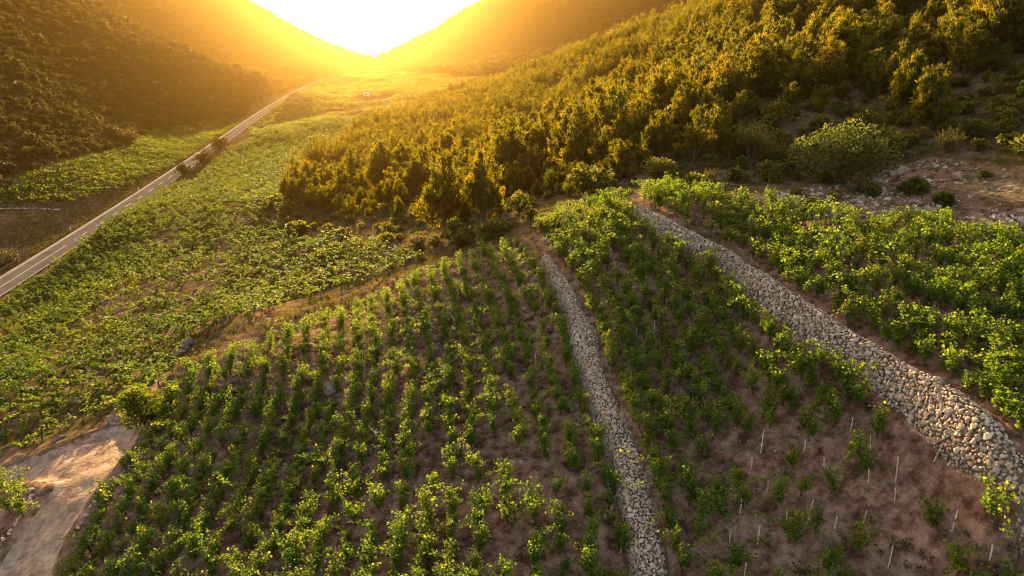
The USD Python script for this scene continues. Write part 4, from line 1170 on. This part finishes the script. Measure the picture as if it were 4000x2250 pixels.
one_tree("broadleaf_tree", "broad round-crowned tree standing alone above the terraces", "tree", 2095, 462, 240, 501, hr=0.82, n=7000, mat="fig_leaf")
one_tree("broadleaf_tree", "smaller round tree beside the broad round-crowned tree, towards the pine wood", "tree", 1890, 400, 130, 502, hr=0.9)
one_tree("broadleaf_tree", "low rounded tree between the pine wood and the top of the wide wall", "tree", 1655, 455, 110, 503, hr=0.7)
one_tree("pointed_pine", "slender pointed pine on the dark slope, the higher of two", "pine tree", 2270, 305, 100, 504, "pine", "pine_leaf", 1.15)
one_tree("pointed_pine", "slender pointed pine on the dark slope, the lower of two", "pine tree", 2335, 330, 105, 505, "pine", "pine_leaf", 1.05)
one_tree("pine_tree", "dark pine at the lower edge of the wood, largest in the front row", "pine tree", 1120, 585, 120, 506, "pine", "pine_leaf", 1.15)
one_tree("pine_tree", "large golden edged pine at the wood's edge beside the largest dark one", "pine tree", 1215, 560, 110, 507, "pine", "pine_leaf", 1.15)
one_tree("bush", "big leafy bush at the bend of the gravel track", "bush", 372, 1062, 132, 508, hr=1.15, mat="field_leaf", n=3000)
one_tree("bush", "dark round bush at the road, the farthest of three", "bush", 557, 373, 46, 509, hr=0.75, mat="scrub_leaf", n=900, leaf=0.15)
one_tree("bush", "dark round bush at the road, the middle one of three", "bush", 516, 416, 64, 510, hr=0.7, mat="scrub_leaf", n=900, leaf=0.15)
one_tree("bush", "dark round bush at the road, the nearest of three", "bush", 461, 440, 44, 511, hr=0.85, mat="scrub_leaf", n=800, leaf=0.15)
one_tree("bush", "glowing yellow broom bush in the brush between wood and lower field", "bush", 1052, 625, 70, 512, hr=0.8, mat="grass", n=1600)
one_tree("bush", "round sunlit bush in the brush in front of the large dark pine", "bush", 1172, 610, 62, 513, hr=0.75)
one_tree("bush", "bush beside the footpath near the top of the narrow wall", "bush", 1305, 530, 70, 514, hr=0.95)
one_tree("bush", "small green bush on the bare rocky patch", "bush", 2370, 515, 48, 515, hr=0.9)
one_tree("bush", "dark green bush above the uppermost vines beside the rocky patch", "bush", 2042, 535, 50, 516, hr=1.0)
one_tree("bush", "green bush on the rocky patch near the broad tree", "bush", 2300, 485, 62, 517, hr=0.8)
one_tree("bush", "dark bush at the roadside behind the guard rail", "bush", 10, 668, 90, 518, hr=0.6, mat="scrub_leaf")
one_tree("bush", "bush beside the stony path at the top of the wide wall", "bush", 1520, 490, 55, 519, hr=0.8)
one_tree("bush", "sun bleached tuft bush beside the uppermost vines of the middle strip", "bush", 1375, 580, 55, 520, hr=0.7, mat="grass", n=1400)
for k, (bx, by, w_) in enumerate([(48, 1252, 75), (25, 1290, 85), (10, 1235, 60), (60, 1300, 60)]):
    b = hit([bx], [by])[0]
    copy_of(VINES[k][0], "grapevine", f"grapevine inside the bend of the gravel track, {ordinal(k + 1)} from the stone edging", "grapevine", b, k * 1.3, 1.15, "vines inside the track bend")

# ------------------------------------------------------------------ rocks
def rock_shape(seed, sub=3):
    g = np.random.default_rng(seed)
    m = trimesh.creation.icosphere(sub)
    v = np.array(m.vertices)
    for _ in range(14):                                          # flat broken faces
        n_ = unit(g.normal(size=3)); d = g.uniform(0.42, 0.85)
        o = v @ n_ - d
        v = v - np.where(o > 0, o, 0)[:, None] * n_
    v = v * (1 + 0.34 * (fbm(v * 3.2 + seed, 5)[:, None] - 0.5) * 2)
    return v, np.array(m.faces)


ROCKS = [  # picture x, y of the foot, width px, height ratio, words
    (835, 985, 48, 1.1, "grey boulder among the vines with two stakes beside it"), (853, 1068, 34, 1.5, "tall grey outcrop among the vines below the other boulder"), (476, 868, 42, 0.8, "grey slanting outcrop on the bank above the lower field"), (455, 890, 40, 0.5, "low grey rock at the foot of the slanting outcrop"),
    (868, 742, 22, 1.1, "small pale rock on the stony bank"), (1447, 892, 44, 0.9, "pale boulder leaning against the narrow wall where it bends"), (1436, 905, 26, 0.8, "lower boulder beside the bend of the narrow wall"), (805, 612, 80, 0.22, "flat bare rock shelf at the edge of the brush"), (845, 602, 42, 0.5, "pale rock on the bare shelf below the wood"),
    (822, 693, 62, 0.35, "wide pale rock showing through the sunlit vines"), (712, 690, 42, 0.6, "pale rock wedge among the vines of the lower field"), (590, 690, 36, 0.4, "grey rock in the middle of the lower field"), (545, 656, 50, 0.2, "flat bare rock in the lower field"), (560, 852, 20, 0.7, "small rock on the earthy bank"),
    (1310, 640, 14, 1.0, "small upright stone at the top of the lower strip of vines"), (1535, 640, 26, 1.0, "pale rock in the middle strip of vines"), (1500, 600, 24, 0.6, "low pale rock near the top of the middle strip"), (1900, 510, 36, 0.7, "grey rock behind the uppermost vines"), (1980, 520, 30, 0.8, "upright grey rock behind the uppermost vines"),
    (2240, 440, 50, 0.6, "pale outcrop at the edge of the bare rocky patch"), (2205, 455, 40, 0.5, "pale outcrop near the broad round-crowned tree"), (2345, 530, 46, 0.5, "large boulder in the rocky patch"), (2560, 600, 44, 0.6, "pale boulder beside the rubble heap"), (190, 1010, 40, 0.4, "low rock among the vines of the lower field near the track"),
    (285, 1060, 52, 0.6, "large grey rock on the verge of the gravel track"), (150, 1105, 30, 0.7, "leaning grey rock beside the gravel track"), (1190, 500, 26, 0.5, "pale rock between the pines at the wood's edge"), (1040, 545, 40, 0.4, "pale rock under the pines at the wood's edge"), (1600, 1225, 26, 0.9, "pale stone beside the narrow wall near the front"),
    (1545, 1260, 24, 1.3, "upright stone below the narrow wall near the front"), (640, 1330, 26, 0.7, "pale stone among the vines near the gravel track"), (830, 1390, 24, 1.0, "pale stone among the front vines"), (1660, 1390, 30, 0.7, "flat stone beside the front end of the narrow wall"), (2440, 1000, 28, 0.5, "flat stone behind the wide wall")]
gr_ = np.random.default_rng(90)
for k in range(26):
    bx, by = gr_.uniform(2060, 2560), gr_.uniform(425, 585)
    if inside(ROCKY, bx, by) and math.hypot(bx - 2095, by - 440) > 60:
        ROCKS.append((bx, by, gr_.uniform(16, 40), gr_.uniform(0.4, 0.8), None))
loose = [q_[:2] for q_ in ROCKS if q_[4] is None]
words_of = iter(place_labels("broken pale rock", loose, ["the broad round-crowned tree", "the bare rocky patch", "the twin pointed pines"]))
ROCKS = [(a_, b_, c_, d_, e_ or next(words_of).replace("the bare rocky patch", "the large boulder")) for a_, b_, c_, d_, e_ in ROCKS]
for k, (bx, by, wpx, hr, words_) in enumerate(ROCKS):
    b = hit([bx], [by])[0]
    if np.isnan(b[0]):
        continue
    r_ = wpx * project(b)[2] / FPX / 2
    v, f = rock_shape(600 + k)
    rot = frame_from(unit(np.array([0.1, 0.1, 1.0])), np.random.default_rng(600 + k))
    v = v @ rot.T * [r_, r_ * 0.85, r_ * hr * 1.25]
    o = obj("rock", (v + b + [0, 0, r_ * hr * 0.12], f), "rock", label=words_, category="rock")

# stones beside the track, and the rubble heap
def stone_row(name, label, line_px, spacing, size, seed, high=0.5):
    g = np.random.default_rng(seed)
    ln = smooth_line(poly_hit(line_px), spacing)
    x = thing(name, label, "stone edging")
    for c_ in ln:
        c_ = c_ + g.normal(size=3) * [0.06, 0.06, 0]
        c_[2] = H(c_[0], c_[1]) + size * high * 0.5
        s_ = size * g.uniform(0.7, 1.35)
        obj("stone", stone_at(c_, np.array([0, 0, 1.0]), (s_, s_ * 0.85, s_ * 0.8), g), STONE_MATS[g.integers(6)], x.GetPath())


stone_row("stone_edging", "line of pale stones edging the inside bend of the gravel track", [(80, 1236), (78, 1258), (66, 1283), (42, 1318), (22, 1345), (0, 1372), (-40, 1400)], 0.36, 0.22, 71)
stone_row("stone_edging", "short line of stones on the vine side of the gravel track", [(376, 1120), (350, 1150), (300, 1200), (262, 1225), (240, 1248), (205, 1320), (185, 1345)], 0.42, 0.19, 72)
stone_row("stone_edging", "low broken line of stones between vine rows below the narrow wall", [(1047, 742), (1044, 800), (1040, 860), (1036, 930), (1030, 985)], 0.5, 0.20, 76, 0.8)
stone_row("stone_edging", "scattered line of pale stones between the front vine rows", [(925, 1228), (888, 1290), (850, 1350), (815, 1410), (790, 1470)], 0.8, 0.17, 77, 0.6)
stone_row("stone_edging", "pale stones lining the earthy bank above the lower field", [(490, 880), (560, 850), (640, 818), (720, 790), (800, 765), (880, 735)], 1.3, 0.24, 78, 0.5)
stone_row("low_stone_wall", "low stone wall line on the meadow between the road and the vines", [(-120, 529), (0, 527), (60, 526), (110, 527), (148, 530)], 0.55, 0.42, 73, 0.9)
g = np.random.default_rng(74)
ctr = hit([2555], [585])[0]
hp = thing("rubble_heap", "heap of grey rubble at the end of the uppermost strip of vines", "rubble heap")
for k in range(150):
    d = g.normal(size=2) * 1.5
    x_, y_ = ctr[0] + d[0], ctr[1] + d[1]
    h_ = H(np.array([x_]), np.array([y_]))[0] + 1.0 * math.exp(-(d @ d) / 4.0) * g.uniform(0.3, 1.0)
    s_ = g.uniform(0.12, 0.3)
    obj("stone", stone_at(np.array([x_, y_, h_]), np.array([0, 0, 1.0]), (s_, s_ * 0.85, s_ * 0.75), g, 0.6), STONE_MATS[g.integers(6)], hp.GetPath())

# loose stones and gravel
g = np.random.default_rng(75)
p = jittered(-35, 55, 14, 75, 0.30, g, 0.3, 0.35)
px_, py_, zc_ = project(p)
dens = np.where(inside(TERRACE_1, px_, py_) | inside(TERRACE_2, px_, py_), 0.15, np.where(inside(ROCKY, px_, py_), 0.55, np.where(inside(BANK_ZONE, px_, py_), 0.22, np.where(inside(TERRACE_3, px_, py_), 0.15, np.where(inside(BRUSH, px_, py_), 0.10, np.where(inside(TRACK, px_, py_), 0.03, 0))))))
patch = fbm(np.stack([p[:, 0] * 0.3, p[:, 1] * 0.3, p[:, 0] * 0], -1), 3, 14)
ok = (g.uniform(size=len(p)) < dens * np.interp(patch, [0.35, 0.65], [0.25, 1.5])) & seen(p, 0.2, 0.05) & (zc_ < 80)
p = p[ok]; rock_here = inside(ROCKY, *project(p)[:2])
scatter("gravel", [(s_, m_) for s_, m_ in zip(SHAPES[:8], ["rock", "stone_dark", "stone_warm", "stone_dark", "stone_dark", "stone_warm", "rock", "stone_dark"])], p + [0, 0, 0.01], g.uniform(0, 6.28, len(p)),
        np.exp(g.normal(size=len(p)) * np.where(rock_here, 0.75, 0.5)) * np.where(rock_here, 0.062, 0.030), g.integers(0, 8, len(p)), "loose pale stones and gravel strewn over the terraces and the rocky patch", "gravel")
# small dark weeds between the vines
pw = jittered(-30, 40, 14, 62, 0.5, g, 0.2, 0.35)
wx, wy, wz = project(pw)
wn = fbm(np.stack([pw[:, 0] * 0.5, pw[:, 1] * 0.5, pw[:, 0] * 0 + 2], -1), 3, 19)
pw = pw[(inside(TERRACE_1, wx, wy) | inside(TERRACE_2, wx, wy) | inside(TERRACE_3, wx, wy) | inside(BANK_ZONE, wx, wy)) & seen(pw, 0.2) & (wn > 0.50) & (g.uniform(size=len(pw)) < 0.55)]
scatter("weeds", [(make_bush(860 + k, 70, 0.22, 1.0, 0.5, 5, k % 2 == 0)[1], "scrub_leaf") for k in range(4)], pw, g.uniform(0, 6.28, len(pw)), np.exp(g.normal(size=len(pw)) * 0.4) * 0.19, g.integers(0, 4, len(pw)), "small dark weeds and dry litter on the soil between the vines", "weeds")
# dry grass and weeds
p = jittered(-150, 60, 14, 230, 0.55, g, 0.3, 0.35)
px_, py_, zc_ = project(p)
dR_, _, _ = line_field(ROAD[::3], p[:, 0], p[:, 1])
verge = (np.abs(dR_) > 4.2) & (np.abs(dR_) < 30) & (dR_ < 60) & (p[:, 1] < 230)
dens = np.where(inside(BANK_ZONE, px_, py_), 0.5, np.where(inside(BRUSH, px_, py_), 0.5, np.where(inside(DARK_SLOPE, px_, py_), 0.35, np.where(inside(ROCKY, px_, py_), 0.12, np.where(inside(TERRACE_1, px_, py_) | inside(TERRACE_2, px_, py_), 0.035, np.where(verge & ~inside(LEFT_VINES, px_, py_), 0.95, np.where(inside(FIELD, px_, py_), 0.05, 0)))))))
ok = (g.uniform(size=len(p)) < dens) & seen(p, 0.3) & ~inside(TRACK, px_, py_) & (np.abs(dR_) > 4.2)
p = p[ok]
TUFTS = [make_tuft(800 + k) for k in range(5)]
scatter("dry_grass", [(t_, "grass") for t_ in TUFTS], p, g.uniform(0, 6.28, len(p)), g.uniform(0.6, 1.5, len(p)), g.integers(0, 5, len(p)), "dry grass and weeds on the banks, verges and between the bushes", "grass")

# ------------------------------------------------------------------ air
zlo, zhi = float(min(GZ[RG < 1720].min(), GZ.min())) - 1.0, float(max(GZ.max(), 62)) + 12
hm = usdkit.material(stage, "/World/Looks/haze", {"v": ("principled_volume", {"color": (1.0, 0.66, 0.24), "density": HAZE, "anisotropy": 0.89})}, volume="v.volume")
hz = trimesh.creation.box((5200, 5200, zhi - zlo))
obj("haze", (np.array(hz.vertices) + [0, 0, (zhi + zlo) / 2], np.array(hz.faces)), hm, label="thin golden evening haze filling the valley", category="haze", kind="stuff")
